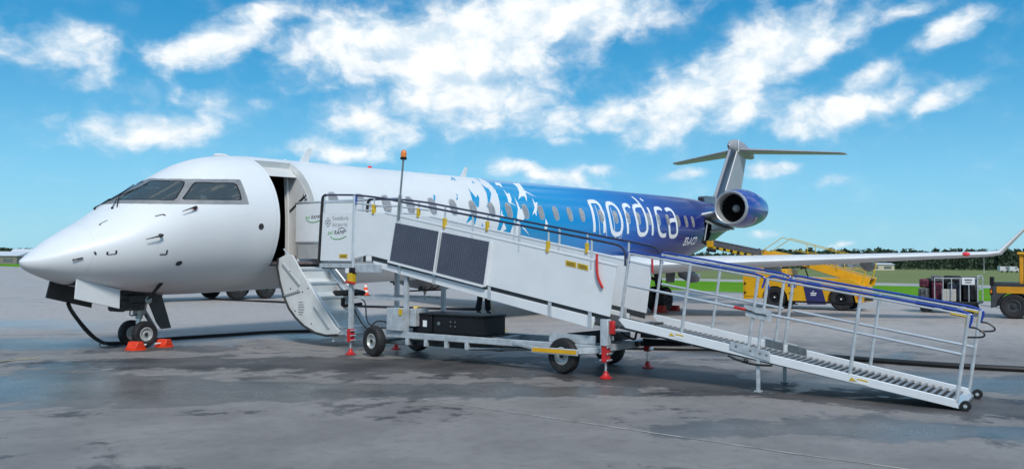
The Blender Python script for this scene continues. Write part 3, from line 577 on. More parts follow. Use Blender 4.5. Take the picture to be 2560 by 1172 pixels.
q = MB(); q.tube([(2.07,0,.50),(2.08,0,.56)], .062, 12); q.tube([(2.08,0,.56),(2.09,0,1.25)], [.11,.15], 12); q.tube([(2.09,-.26,.84),(2.09,.26,.84)], .07, 8); q.build('strut', 'steel', NG)
q = MB(); q.box((1.62,-.20,.66),(2.06,.16,.84)); q.box((1.74,-.24,.80),(2.30,.22,.93)); q.tube([(1.64,-.21,.70),(1.64,.17,.70)], .06, 10); q.tube([(1.7,-.17,.74),(2.05,-.17,.80)], .045, 8); q.ball((1.72,-.16,.76),.05); q.ball((1.86,-.18,.70),.04); q.tube(smooth_path([(1.85,-.1,.68),(1.84,-.1,.58),(1.95,-.08,.57),(2.05,-.05,.62)],5), .012, 6); q.box((1.85,-.2,.86),(2.3,.2,.98)); q.build('steering_unit', 'dark_metal', NG, bevel=.01)
q = MB(); q.tube([(2.10,-.06,.72),(2.32,-.06,.40),(2.10,-.02,.26)], .026, 8); q.build('torque_link', 'steel', NG)
q = MB(); q.tube([(2.12,.06,.72),(2.34,.06,.40)], .022, 8); q.build('torque_link', 'steel', NG)
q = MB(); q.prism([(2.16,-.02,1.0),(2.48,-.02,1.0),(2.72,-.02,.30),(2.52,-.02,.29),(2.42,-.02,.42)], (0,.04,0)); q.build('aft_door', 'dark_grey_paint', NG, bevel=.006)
q = MB(); q.prism([(.70,-.41,1.235),(1.46,-.41,1.035),(1.44,-.44,.715),(.66,-.44,.905)], (0,.03,0)); q.build('bay_door', 'wing_white', NG, bevel=.006)
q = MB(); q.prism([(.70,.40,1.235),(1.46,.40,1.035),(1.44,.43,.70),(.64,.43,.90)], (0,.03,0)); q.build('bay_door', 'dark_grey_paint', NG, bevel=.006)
q = MB(); q.box((.72,-.36,1.12),(2.4,.36,1.24)); q.box((1.55,-.34,.96),(2.5,.34,1.13)); q.build('gear_bay', 'interior_dark', NG)
# --- belly fairing with drain mast
def fair(a, b):
    s = 9.15+a*13.2; e = min(1, (a*16)**.7)*min(1, ((1-a)*4)**.7); th = math.pi*b
    return (s, -math.cos(th)*1.16*(.35+.65*e), AX(s)-1.02-(.16+.44*e)*math.sin(th)**.6 if a not in (0,1) else AX(s)-1.12)
q = MB(); q.grid(lambda a,b: fair(a**1.8,b), 34, 20); bf = q.build('belly_fairing', 'wing_under', P, smooth=60)
q = MB(); q.tube([(9.95,0,.86),(9.97,0,.74)], [.05,.03], 8); q.tube(smooth_path([(9.97,0,.74),(9.9,0,.68),(9.95,0,.62),(10.02,0,.66)],5), .012, 6); q.build('drain_mast', 'steel', bf)
for (s, y, z) in ((8.72,0,1.09),(9.05,.2,1.02)):
    q = MB(); q.ball((s,y,z), .055, 10, 6, (1,1,.9)); q.build('belly_light', 'black_plastic', P)
q = MB()
for k in range(9): q.ball((9.35+.14*k,-.35+.1*(k%4),.86+.03*(k%3)), .05, 8, 5, (1.4,1,.6))
for k in range(5): q.tube(smooth_path([(9.3+.25*k,-.6,.98),(9.5+.22*k,-.3,.86),(9.4+.27*k,.1,.83)],4), .02, 6)
q.build('duct_pipe', 'dark_metal', bf)
# --- wings
def foil(n=18):
    up_, lo = [], []
    for i in range(n+1):
        x = (1-math.cos(math.pi*i/n))/2; t_ = 5*(.2969*math.sqrt(x)-.126*x-.3516*x*x+.2843*x**3-.1036*x**4); up_.append((x,t_*1.0)); lo.append((x,-t_*.85))
    return up_+lo[-2:0:-1]
FO = foil()
def loft(secs, mt, name, par, cap=True, smooth=40):
    """secs: (LE point, chord, thickness ratio, up vector)"""
    q = MB(); n = len(FO); vs = []; K = 7
    secs = [(Vector(a[0]).lerp(Vector(b[0]),k/K), a[1]+(b[1]-a[1])*k/K, a[2]+(b[2]-a[2])*k/K, Vector(a[3]).lerp(Vector(b[3]),k/K)) for a, b in zip(secs, secs[1:]) for k in range(K)]+[secs[-1]]
    for le, ch, th, u in secs:
        le, u = Vector(le), Vector(u).normalized(); vs += [le+Vector((x*ch,0,0))+u*(z*th*ch) for x,z in FO]
    fs = [(i*n+k,(i*n+(k+1)%n),((i+1)*n+(k+1)%n),((i+1)*n+k)) for i in range(len(secs)-1) for k in range(n)]+[tuple(range(n)), tuple(range((len(secs)-1)*n, len(secs)*n))]
    q.add(vs, fs); return q.build(name, mt, par, smooth=smooth)
for sg in (-1, 1):
    wl = lambda y: 14.5+(y-1.3)*.571; zl = lambda y: 1.42+(y-1.3)*.0475
    wg = loft([((wl(.5),sg*.5,zl(.5)),6.6,.135,(0,0,1)),((wl(1.3),sg*1.3,zl(1.3)),6.1,.13,(0,0,1)),((wl(3.7),sg*3.7,zl(3.7)),4.35,.118,(0,0,1)),((wl(7.5),sg*7.5,zl(7.5)),2.95,.11,(0,0,1)),((wl(11.6),sg*11.6,zl(11.6)),1.55,.105,(0,0,1)),((20.55,sg*11.85,1.95),1.42,.10,(0,sg*-.3,1))], 'wing_white', 'wing', P)
    loft([((20.56,sg*11.84,1.945),1.36,.10,(0,sg*-.8,.6)),((21.9,sg*12.72,3.02),.55,.08,(0,sg*-.8,.6))], 'wing_white', 'winglet', wg)
    q = MB(); q.ball((20.10,sg*11.1,1.90), .07, 10, 8, (1.2,1.5,.9)); q.build('navigation_light', 'red_lens', wg)
    for y, z, L in ((2.9,-.24,1.7),(5.6,-.16,1.35),(8.3,-.12,1.1)):
        ch = 5.0 if y < 3.7 else 4.35-(y-3.7)*.34; xe = wl(y)+ch
        q = MB(); q.tube([(xe-L*.75,sg*y,zl(y)+z*.5),(xe-L*.55,sg*y,zl(y)+z),(xe-L*.1,sg*y,zl(y)+z*1.5),(xe+L*.12,sg*y,zl(y)+z*1.7),(xe+L*.35,sg*y,zl(y)+z*1.2)], [.03,.15,.2,.15,.02], 12); q.build('flap_fairing', 'wing_under', wg)
    # main gear
    MG = bpy.data.objects.new('main_gear', None); COL.objects.link(MG); MG.parent = P
    for y in (1.95, 2.33): wheel('wheel', (19.4,sg*y,.41), .41, .26, MG, .21, hub='dark_metal')
    q = MB(); q.tube([(19.4,sg*1.9,.41),(19.4,sg*2.4,.41)], .07, 10); q.tube([(19.4,sg*2.14,.41),(19.35,sg*2.14,.8)], .07, 12); q.build('oleo', 'alu', MG)
    q = MB(); q.tube([(19.35,sg*2.14,.8),(19.2,sg*2.1,1.6)], .12, 12); q.tube([(19.3,sg*2.1,1.0),(18.9,sg*1.2,1.5)], .05, 8); q.tube([(19.4,sg*2.14,.8),(19.75,sg*2.14,.65),(19.5,sg*2.14,.45)], .035, 8); q.build('strut', 'dark_metal', MG)
    q = MB(); q.prism([(19.0,sg*2.52,1.55),(19.8,sg*2.52,1.55),(19.7,sg*2.5,.95),(19.1,sg*2.5,.95)], (0,sg*.03,0)); q.build('gear_door', 'wing_under', MG)
# --- engines
for sg in (-1, 1):
    EN = bpy.data.objects.new('engine', None); COL.objects.link(EN); EN.parent = P
    o = (25.45, sg*2.32, 3.765); ax = Vector((1,0,.03))
    q = MB(); q.lathe([(.14,.674),(.22,.695),(.5,.735),(1.0,.775),(1.5,.77),(2.1,.71),(2.6,.63),(2.85,.585)], o, ax, 48); nc = q.build('nacelle', 'engine_blue', EN, smooth=60)
    q = MB(); q.lathe([(.14,.676),(.06,.662),(.0,.628),(.015,.592),(.10,.562)], o, ax, 48); q.build('inlet_lip', 'inlet_metal', EN, smooth=80)
    q = MB(); q.lathe([(.10,.562),(.25,.55),(.45,.56),(.72,.585)], o, ax, 48); q.build('inlet_duct', 'plate_grey', EN, smooth=80)
    q = MB(); q.lathe([(.72,.585),(.73,.16)], o, ax, 36); q.build('fan_backplate', 'fan_dark', EN)
    q = MB(); q.lathe([(.42,.001),(.47,.06),(.58,.12),(.70,.165),(.74,.17)], o, ax, 24); q.build('spinner', 'plate_grey', EN, smooth=60)
    e1 = Vector((0,1,0)); e2 = ax.normalized().cross(e1); oo = Vector(o)
    for k in range(22):
        a = 2*math.pi*k/22; rd = e1*math.cos(a)+e2*math.sin(a); tn = ax.normalized().cross(rd); q = MB()
        q.add([oo+ax*.62+rd*.16-tn*.02, oo+ax*.70+rd*.16+tn*.02, oo+ax*.60+rd*.57-tn*.085, oo+ax*.70+rd*.57+tn*.05, oo+ax*.60+rd*.37-tn*.05, oo+ax*.69+rd*.37+tn*.035], [(0,1,5,4),(4,5,3,2)]); q.build('fan_blade', 'fan_dark', EN, smooth=0)
    q = MB(); q.lathe([(2.85,.575),(2.6,.5),(2.6,.36),(3.0,.35),(3.35,.29)], o, ax, 32); q.lathe([(3.1,.25),(3.7,.03)], o, ax, 24); q.build('exhaust', 'steel', EN, smooth=60)
    q = MB(); n = 14
    def py(a, b):
        x = 25.75+a*2.3; th = .12*math.sin(math.pi*min(1,a*1.02))**.6+.005; y0 = .75; y1 = 1.80
        ph = 2*math.pi*b; return None
    FOv = [(x,z) for x,z in FO]; vs = []
    for (le, y, z, ch, th) in ((25.2,.7,3.42,3.0,.10),(25.75,1.75,3.66,2.35,.085)): vs += [(le+x*ch, sg*y, z+zz*th*ch) for x,zz in FOv]
    m_ = len(FOv); q.add(vs, [(k,(k+1)%m_,m_+(k+1)%m_,m_+k) for k in range(m_)]); q.build('pylon', 'wing_white', P, smooth=50)
    if sg == -1:
        q = MB()
        def dec(u, v):
            a = R_(208+22*u) if False else R_(-28-20*u); r = .779; x = .95+.30*v
            return oo+ax*x+Vector((0,-math.cos(a)*r,math.sin(a)*r))
        q.grid(dec, 6, 3); q.build('nacelle_mark', 'pink_print', nc)
# --- fin, bullet, tailplane
loft([((28.9,0,3.95),4.0,.085,(0,1,0)),((29.87,0,4.76),3.2,.09,(0,1,0)),((31.7,0,7.0),2.35,.10,(0,1,0))], 'fin_paint', 'fin', P)
def finpt(u, v):
    z = 4.3+2.6*v; k = (z-4.76)/2.24; le = 29.87+1.83*k; ch = 3.2-.85*k; th = .09+.01*k; x = .035+.21*u
    return (le+x*ch, -(5*(.2969*math.sqrt(x)-.126*x-.3516*x*x+.2843*x**3-.1036*x**4)*th*ch+.006), z)
q = MB(); q.grid(finpt, 6, 4); q.build('leading_edge', 'fin_dark', P)
q = MB(); q.tube([(30.7,-.158,4.9),(32.35,-.128,6.95)], .022, 6); q.build('fin_stripe', 'white_print', P)
q = MB(); vs = []; rows = [(31.55,.03,.04,7.05),(31.62,.10,.16,7.08),(31.9,.17,.27,7.12),(32.6,.21,.36,7.13),(33.4,.22,.36,7.08),(34.2,.17,.28,6.98),(34.8,.10,.16,6.92),(35.1,.02,.03,6.90)]
n = 16
for x, a, b, z in rows: vs += [(x, a*math.cos(2*math.pi*k/n), z+b*math.sin(2*math.pi*k/n)) for k in range(n)]
q.add(vs, [(i*n+k,i*n+(k+1)%n,(i+1)*n+(k+1)%n,(i+1)*n+k) for i in range(len(rows)-1) for k in range(n)]); bt = q.build('tail_bullet', 'fin_paint', P, smooth=50)
q = MB(); q.tube(smooth_path([(32.3,-.2,7.42),(32.25,-.225,7.2),(32.3,-.2,6.85)],4), .018, 6); q.build('seam_strip', 'white_print', bt)
for sg in (-1, 1):
    loft([((32.45,sg*.05,7.0),2.2,.10,(0,0,1)),((34.75,sg*4.2,6.83),1.05,.10,(0,0,1)),((35.05,sg*4.32,6.83),.7,.07,(0,0,1))], 'fin_paint', 'tailplane', P)
q = MB(); z = AX(28.2)+1.22
q.prism([(28.2,-.17,z-.1),(28.2,-.15,z+.24),(28.5,-.13,z+.30),(29.9,-.05,z+.36),(29.9,-.12,z-.1)], (0,.3,0)); q.build('ram_air_scoop', 'fin_dark', P, bevel=.03)
q = MB(); q.box((28.19,-.12,z-.02),(28.199,.10,z+.18)); q.build('scoop_mouth', 'interior_dark', P)
# --- rear hold, open
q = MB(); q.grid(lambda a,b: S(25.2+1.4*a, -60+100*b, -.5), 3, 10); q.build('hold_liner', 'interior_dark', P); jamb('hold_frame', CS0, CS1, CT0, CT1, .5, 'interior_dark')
q = MB(); q.add([S(25.6,14,.02), (25.75,-1.98,2.98), (26.9,-1.98,3.02), S(26.5,14,.02)], [(0,1,2,3)]); hd = q.build('hold_door', 'zinc_green', P, smooth=0); sd_ = hd.modifiers.new('thickness','SOLIDIFY'); sd_.thickness = .06
q = MB(); q.tube([S(26.2,-8,.0), (26.5,-1.9,2.95)], .025, 8); q.tube([S(25.7,-25,.02), S(25.7,10,.05)], .03, 8); q.build('door_strut', 'alu', hd)

# ------------------------------------------------------------------ boarding ramp
RO = (4.05, -8.0, 0.0)
RP = thing('boarding_ramp', 'white panelled mobile boarding ramp with blue handrails leading up to the jet door', 'boarding ramp', RO)
XN, XF = 3.5, 4.6
def rb(q, name, mt, par=None, **k): return q.build(name, mt, par or RP, off=RO, **k)
lin = lambda a, b, y: a[1]+(b[1]-a[1])*(y-a[0])/(b[0]-a[0])
ptop = lambda y: 2.387 if y > -4.0 else (lin((-4.0,2.387),(-4.61,2.348),y) if y > -4.61 else lin((-4.61,2.345),(-8.86,1.516),y))
pbot = lambda y: lin((-4.29,1.655),(-8.76,.823),y)
btop = lambda y: lin((-4.34,1.563),(-8.47,.822),y)
bbot = lambda y: lin((-4.39,1.462),(-8.47,.655),y)
hr = lambda y: lin((-4.57,2.585),(-8.85,1.808),y)
# platform
q = MB(); q.box((XN+.02,-4.35,1.50),(XF-.02,-3.08,1.545)); rb(q, 'platform_deck', 'plate_grey')
for x in (XN, XF-.06):
    q = MB(); q.box((x,-4.40,1.44),(x+.06,-3.08,1.515)); rb(q, 'platform_beam', 'galv', bevel=.006)
for y0, y1 in ((-3.14,-3.08),(-4.3,-4.2)): q = MB(); q.box((XN+.06,y0,1.42),(XF-.06,y1,1.50)); rb(q, 'cross_member', 'dark_metal')
q = MB(); q.box((XN-.012,-3.90,1.36),(XN-.001,-4.55,1.49)) if False else q.box((XN-.012,-4.55,1.37),(XN-.001,-3.90,1.50)); rb(q, 'hinge_bracket', 'galv', bevel=.004)
for x in (XN-.015, XF-.005):
    q = MB(); q.prism([(x,-3.115,1.56),(x,-3.165,2.40),(x,-3.885,2.385),(x,-3.875,1.56)], (.02,0,0)); pp = rb(q, 'platform_panel', 'panel_white', bevel=.004)
    q = MB(); q.tube(smooth_path([(x+.01,-3.075,1.53),(x+.01,-3.10,2.0),(x+.01,-3.135,2.55),(x+.01,-3.16,2.66),(x+.01,-3.22,2.69)],4), .026, 8); rb(q, 'edge_bumper', 'rubber')
    if x < 4:
        q = MB(); q.box((x-.004,-3.77,1.605),(x-.0015,-3.58,1.675)); rb(q, 'warning_label', 'yellow_tape', pp, smooth=0)
        q = MB(); q.box((x-.006,-3.75,1.625),(x-.0045,-3.60,1.632)); q.box((x-.006,-3.75,1.645),(x-.0045,-3.60,1.652)); rb(q, 'label_print', 'black_print', pp, smooth=0)
        def put_text(txt, size, y, z, mt, shear=0, nm='lettering', al='LEFT'):
            vs, fs = text_mesh(txt, size, shear, al); k = MB(); k.add([(x-.004, y-a, z+b) for a,b,c in vs], fs); rb(k, nm, mt, pp, smooth=0)
        put_text('Swedavia', .105, -3.40, 2.285, 'plate_grey'); put_text('Airports', .105, -3.40, 2.175, 'plate_grey')
        for dy, dz in ((0,.045),(0,-.045),(.045,0),(-.045,0)):
            k = MB(); k.tube([(x-.004,-3.30+dy+.028*math.cos(t),2.225+dz+.028*math.sin(t)) for t in [2*math.pi*i/12 for i in range(13)]], .006, 5); rb(k, 'emblem_ring', 'plate_grey', pp)
        put_text('avi', .11, -3.29, 2.04, 'green_print', .2); put_text('RAMP', .10, -3.44, 2.04, 'black_print', .25)
        k = MB(); k.tube(smooth_path([(x-.004,-3.36,1.98),(x-.004,-3.45,1.935),(x-.004,-3.60,1.935),(x-.004,-3.74,1.98)],5), .006, 5); rb(k, 'swoosh', 'green_print', pp)
        k = MB(); k.tube(smooth_path([(x-.004,-3.55,2.09),(x-.004,-3.62,2.12),(x-.004,-3.70,2.10),(x-.004,-3.74,2.05)],5), .004, 5); rb(k, 'swoosh', 'black_print', pp)
# extension side panel at the aircraft door
q = MB(); q.box((XF+.03,-3.05,1.93),(XF+.05,-1.18,2.66)); ep = rb(q, 'bridge_panel', 'panel_white', bevel=.004)
q = MB(); q.tube([(XF+.04,-1.16,2.69),(XF+.04,-3.9,2.69)], .022, 8); q.tube([(XF+.04,-1.18,1.91),(XF+.04,-3.05,1.91)], .02, 8); q.tube([(XF+.04,-3.0,1.55),(XF+.04,-3.0,2.69)], .02, 8); rb(q, 'bridge_rail', 'alu', ep)
q = MB(); q.box((XF+.03,-2.9,1.60),(XF+.045,-1.25,1.88)); rb(q, 'kick_panel', 'plate_grey', ep)
vs, fs = text_mesh('avi', .11, .2, 'LEFT'); k = MB(); k.add([(XF+.026,-1.46-a,2.40+b) for a,b,c in vs], fs); rb(k, 'lettering', 'green_print', ep, smooth=0)
vs, fs = text_mesh('RAMP', .10, .25, 'LEFT'); k = MB(); k.add([(XF+.026,-1.61-a,2.40+b) for a,b,c in vs], fs); rb(k, 'lettering', 'black_print', ep, smooth=0)
k = MB(); k.tube(smooth_path([(XF+.024,-1.50,2.36),(XF+.024,-1.60,2.31),(XF+.024,-1.75,2.31),(XF+.024,-1.9,2.35)],5), .006, 5); rb(k, 'swoosh', 'green_print', ep)
# upper ramp: deck, side beams, side panels
q = MB(); q.prism([(XN+.03,-4.30,1.545),(XN+.03,-8.75,.70),(XN+.03,-8.75,.66),(XN+.03,-4.30,1.50)], (XF-XN-.06,0,0)); rb(q, 'upper_deck', 'tread_dark')
for x in (XN, XF-.05):
    ys = [-4.39,-8.47]
    q = MB(); q.prism([(x,-4.39,bbot(-4.39)),(x,-4.34,btop(-4.34)),(x,-8.50,btop(-8.50)),(x,-8.47,bbot(-8.47))], (.05,0,0)); bm = rb(q, 'side_beam', 'panel_white', bevel=.005)
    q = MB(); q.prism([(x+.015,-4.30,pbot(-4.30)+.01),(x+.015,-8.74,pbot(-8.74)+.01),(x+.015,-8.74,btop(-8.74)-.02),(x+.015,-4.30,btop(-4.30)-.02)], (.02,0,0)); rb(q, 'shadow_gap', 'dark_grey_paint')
    for y in (-4.93,-5.65,-6.72,-7.78,-8.43):
        q = MB(); q.box((x-.012,y-.028,bbot(y)-.004),(x-.001,y+.028,pbot(y)+.03)); rb(q, 'stanchion', 'galv', bevel=.003)
for x in (XN-.02, XF):
    q = MB(); q.prism([(x,-3.93,1.60),(x,-3.93,2.385),(x,-4.62,2.345),(x,-8.84,1.52),(x,-8.745,.83),(x,-4.25,1.66)], (.02,0,0)); sp2 = rb(q, 'side_panel', 'panel_white', bevel=.004)
    q = MB(); q.beam((x+.01,-4.62,2.35),(x+.01,-8.86,1.522), .035,.03); rb(q, 'top_rail', 'panel_white', sp2, bevel=.004)
    q = MB(); q.tube([(x+.01,-3.90,1.42),(x+.01,-3.92,2.66)], .03, 10); rb(q, 'platform_post', 'alu')
    q = MB(); q.box((x-.004,-3.955,2.50),(x+.035,-3.895,2.66)); rb(q, 'rail_clamp', 'blue_rail')
    xo = x+.01
    q = MB(); q.tube(smooth_path([(xo,-3.22,2.69),(xo,-3.94,2.66),(xo,-4.57,hr(-4.57))],6)+[(xo,y,hr(y)) for y in np.linspace(-4.8,-8.6,12)]+[tuple(p) for p in smooth_path([(xo,-8.72,1.83),(xo,-8.88,1.79),(xo,-8.965,1.70),(xo,-8.97,1.52)],4)], .0165, 8); rb(q, 'handrail', 'navy_rail')
    q = MB(); q.tube([(xo,-3.18,2.565),(xo,-3.90,2.545)], .014, 8); q.tube([(xo,-3.93,2.53),(xo,-4.6,2.45)], .014, 8); q.tube([(xo,-4.0,2.41),(xo,-4.34,2.39)], .014, 8); q.tube([(xo,-3.2,2.40),(xo,-3.2,2.68)], .014, 8); rb(q, 'guard_bar', 'alu')
    for y in (-4.36,-5.86,-7.75):
        q = MB(); q.tube([(xo,y,ptop(y)-.05),(xo,y-.01,hr(y)-.01)], .014, 8); rb(q, 'rail_post', 'alu')
        q = MB(); q.box((xo-.03,y-.022,ptop(y)-.03),(xo+.03,y+.022,ptop(y)+.13)); rb(q, 'hinge_sleeve', 'yellow_tape', bevel=.004)
    for y in (-4.95,-6.4,-7.25,-8.45):
        q = MB(); q.tube([(xo,y,ptop(y)-.12),(xo,y-.01,hr(y)-.01)], .017, 8); rb(q, 'rail_post', 'alu')
    if x < 4:
        def sp(y, z): return (x-.006, y, z)
        # two framed mesh screens
        tl, tr, br, bl = Vector((-4.867,2.179)), Vector((-6.743,1.856)), Vector((-6.639,1.217)), Vector((-4.747,1.566))
        for u0, u1 in ((0,.475),(.515,1)):
            A = lambda u, v: (tl.lerp(tr,u)).lerp(bl.lerp(br,u), v)
            c4 = [A(u0,.0),A(u1,.0),A(u1,1),A(u0,1)]
            q = MB(); q.prism([(x-.004,p.x,p.y) for p in c4], (-.012,0,0)); ms = rb(q, 'mesh_screen', 'mesh_dark')
            q = MB(); nh, nv = 24, 22
            for k in range(nh):
                a, b = A(u0,(k+.5)/nh), A(u1,(k+.5)/nh); q.beam((x-.020,a.x,a.y),(x-.020,b.x,b.y), .006,.010)
            for k in range(nv):
                uu = u0+(u1-u0)*(k+.5)/nv; a, b = A(uu,0), A(uu,1); q.beam((x-.018,a.x,a.y),(x-.018,b.x,b.y), .005,.006, (1,0,0))
            rb(q, 'wire_mesh', 'mesh_bar', ms, smooth=0, kind='stuff')
        q = MB()
        for a, b in ((bl,br),): q.beam((x-.022,a.x+.03,a.y-.008),(x-.022,b.x,b.y-.02), .03,.034)
        rb(q, 'screen_rail', 'panel_white')
        for uu in (.495,1.012):
            a, b = tl.lerp(tr,uu), bl.lerp(br,uu); q = MB(); q.beam((x-.022,a.x,a.y),(x-.022,b.x,b.y-.02), .028,.04, (1,0,0)); rb(q, 'screen_rail', 'panel_white')
        for y0 in (-8.05,-8.24):
            q = MB(); q.prism([(x-.003,y0,lin((-8.0,1.605),(-8.5,1.505),y0)),(x-.003,y0-.17,lin((-8.0,1.605),(-8.5,1.505),y0-.17)),(x-.003,y0-.17,lin((-8.0,1.605),(-8.5,1.505),y0-.17)-.075),(x-.003,y0,lin((-8.0,1.605),(-8.5,1.505),y0)-.075)], (-.003,0,0)); yl = rb(q, 'warning_label', 'yellow_tape', sp2, smooth=0)
            q = MB()
            for dz in (.022,.04,.056): q.beam((x-.0075,y0-.02,lin((-8.0,1.605),(-8.5,1.505),y0-.02)-dz),(x-.0075,y0-.15,lin((-8.0,1.605),(-8.5,1.505),y0-.15)-dz), .002,.006)
            rb(q, 'label_print', 'black_print', yl, smooth=0)
        q = MB(); q.tube(smooth_path([(x-.02,-8.555,1.68),(x-.03,-8.56,1.5),(x-.03,-8.58,1.36),(x-.025,-8.65,1.21)],5), [.018]*15+[.01], 8); rb(q, 'red_strap', 'red_paint')
    else:
        q = MB(); q.tube([(xo-.03,-8.85,1.62),(xo-.03,-8.86,1.42)], .016, 8); rb(q, 'red_strap', 'red_paint')
# warning beacon on its mast
q = MB(); q.tube([(XN-.03,-4.92,2.24),(XN-.03,-4.95,2.62)], .028, 8); q.tube([(XN-.03,-4.95,2.6),(XN-.03,-5.01,3.20)], .016, 8); rb(q, 'beacon_mast', 'steel')
q = MB(); q.lathe([(0,.05),(.03,.055),(.04,.045)], (XN-.03,-5.012,3.19), (0,-.03,1), 16); rb(q, 'beacon_base', 'black_plastic')
q = MB(); q.lathe([(0,.046),(.05,.05),(.09,.042),(.115,.02),(.12,.001)], (XN-.03,-5.014,3.23), (0,-.03,1), 16); rb(q, 'beacon_lens', 'amber', smooth=60)
# front jack legs
def jack(x, y, ztop, zred0, zred1, nm='jack_leg'):
    q = MB(); q.box((x-.035,y-.035,zred1-.02),(x+.035,y+.035,ztop)); J = rb(q, nm, 'galv', bevel=.005)
    q = MB(); q.box((x-.045,y-.045,zred0),(x+.045,y+.045,zred1)); rb(q, 'red_sleeve', 'red_paint', J, bevel=.006)
    for k in range(3):
        z = zred0+.03+(zred1-zred0-.06)*k/2
        for s_ in (-1,1): q = MB(); q.tube([(x-.06,y+s_*.055,z),(x+.06,y+s_*.055,z)], .012, 8); rb(q, 'bolt', 'alu', J)
    q = MB(); q.tube([(x,y,.05),(x,y,zred0)], .016, 8); rb(q, 'spindle', 'alu', J)
    q = MB(); q.lathe([(0,.001),(0,.085),(.018,.085),(.035,.05),(.085,.028),(.10,.028)], (x,y,0.002), (0,0,1), 20); rb(q, 'foot_plate', 'red_paint', J, smooth=50)
    return J
jack(3.49,-3.87,1.44,.21,.43); jack(4.62,-3.87,1.44,.21,.43); jack(3.46,-8.70,.80,.22,.455); jack(4.90,-8.63,.56,.25,.33)
q = MB(); q.box((3.44,-3.93,1.18),(3.54,-3.81,1.36)); rb(q, 'lock_block', 'yellow_tape', bevel=.01)
q = MB(); q.box((3.435,-3.95,1.36),(3.53,-3.86,1.45)); rb(q, 'lock_block', 'black_plastic', bevel=.01)
q = MB(); q.beam((3.42,-3.80,1.21),(3.42,-4.02,1.19), .03,.04); rb(q, 'red_lever', 'red_paint', bevel=.006)
q = MB(); q.box((3.47,-3.82,1.36),(3.475,-3.74,1.44)); rb(q, 'maker_plate', 'white_print')
# middle support and brace
for x in (3.58, 4.52):
    q = MB(); q.box((x-.03,-5.05,.42),(x+.03,-4.98,bbot(-5.0)+.02)); rb(q, 'support_post', 'galv', bevel=.004)
    q = MB(); q.beam((x,-3.9,.95),(x,-5.0,.95), .04,.05); rb(q, 'brace', 'galv')
q = MB(); q.box((3.50,-4.99,.445),(3.62,-4.66,.81)); cb = rb(q, 'control_box', 'galv', bevel=.008)
q = MB(); q.box((3.485,-5.0,.70),(3.499,-4.93,.80)); rb(q, 'warning_label', 'yellow_tape', cb)
q = MB(); q.box((3.62,-5.17,.52),(3.95,-5.0,.80)); rb(q, 'terminal_box', 'galv', bevel=.008)
# chassis
for x in (3.55, 4.50):
    q = MB(); q.box((x,-8.65,.33),(x+.08,-4.45,.425)); cbm = rb(q, 'chassis_beam', 'galv', bevel=.008)
    for y in (-5.06,-5.45,-5.86,-6.26):
        q = MB(); q.box((x-.01,y-.03,.225),(x+.05,y+.03,.33)); rb(q, 'beam_stub', 'galv', cbm, bevel=.004)
for y in (-4.5,-5.2,-6.6,-8.6): q = MB(); q.box((3.6,y-.04,.34),(4.55,y+.04,.41)); rb(q, 'cross_member', 'galv')
q = MB(); q.box((3.7,-6.8,.22),(4.45,-5.0,.30)); rb(q, 'under_tray', 'dark_metal')
q = MB(); q.tube([(3.65,-4.45,.24),(3.65,-5.1,.24)], .03, 8); q.tube([(3.6,-6.3,.24),(3.7,-7.5,.30)], .025, 8); q.tube([(4.5,-6.3,.24),(4.4,-7.5,.30)], .025, 8); q.tube([(3.52,-4.37,.25),(4.62,-4.37,.25)], .03, 10); q.tube([(3.52,-7.98,.25),(4.95,-7.98,.25)], .03, 10); rb(q, 'axle', 'steel')
q = MB(); q.prism([(4.5,-3.6,.42),(4.5,-4.5,.40),(4.5,-4.5,.34),(4.5,-3.6,.36)], (.06,0,0)); q.box((3.62,-4.3,.36),(4.5,-4.22,.42)); rb(q, 'drawbar', 'galv')
for i, (x, y) in enumerate(((3.53,-4.37),(4.62,-4.37),(3.56,-7.98),(4.98,-7.95))):
    wheel('wheel', (x,y,.252), .25, .16, RP, .125, (1,0,0)) if False else None
    q_par = bpy.data.objects.new('wheel', None); COL.objects.link(q_par); q_par.parent = RP
    wheel('wheel', (x-RO[0],y-RO[1],.252), .25, .16, q_par, .125, (1,-.22 if i == 0 else -.12 if i == 2 else 0,0))
# power unit cases
for (y0, y1, x0) in ((-5.42,-5.03,3.72),(-6.42,-5.44,3.74)):
    q = MB(); q.box((x0,y0,.425),(4.35,y1,.70)); pc = rb(q, 'battery_case', 'black_plastic', bevel=.012)
    q = MB(); q.box((x0-.012,y0-.012,.70),(4.36,y1+.012,.735)); rb(q, 'lid', 'black_plastic', pc, bevel=.008)
    if y1 > -5.1:
        q = MB(); q.box((x0-.006,-5.16,.56),(x0-.001,-5.10,.61)); rb(q, 'red_label', 'red_paint', pc); q = MB(); q.box((x0-.006,-5.33,.52),(x0-.001,-5.25,.62)); rb(q, 'socket', 'white_print', pc)
    else:
        q = MB(); q.lathe([(0,.03),(.01,.03),(.012,.001)], (x0,-5.56,.58), (-1,0,0), 14); rb(q, 'gauge', 'steel', pc)
        for dy in (0,.09):
            for dz in (0,.07): q = MB(); q.ball((x0-.004,-5.80-dy,.545+dz), .013, 8, 5); rb(q, 'stud', 'steel', pc)
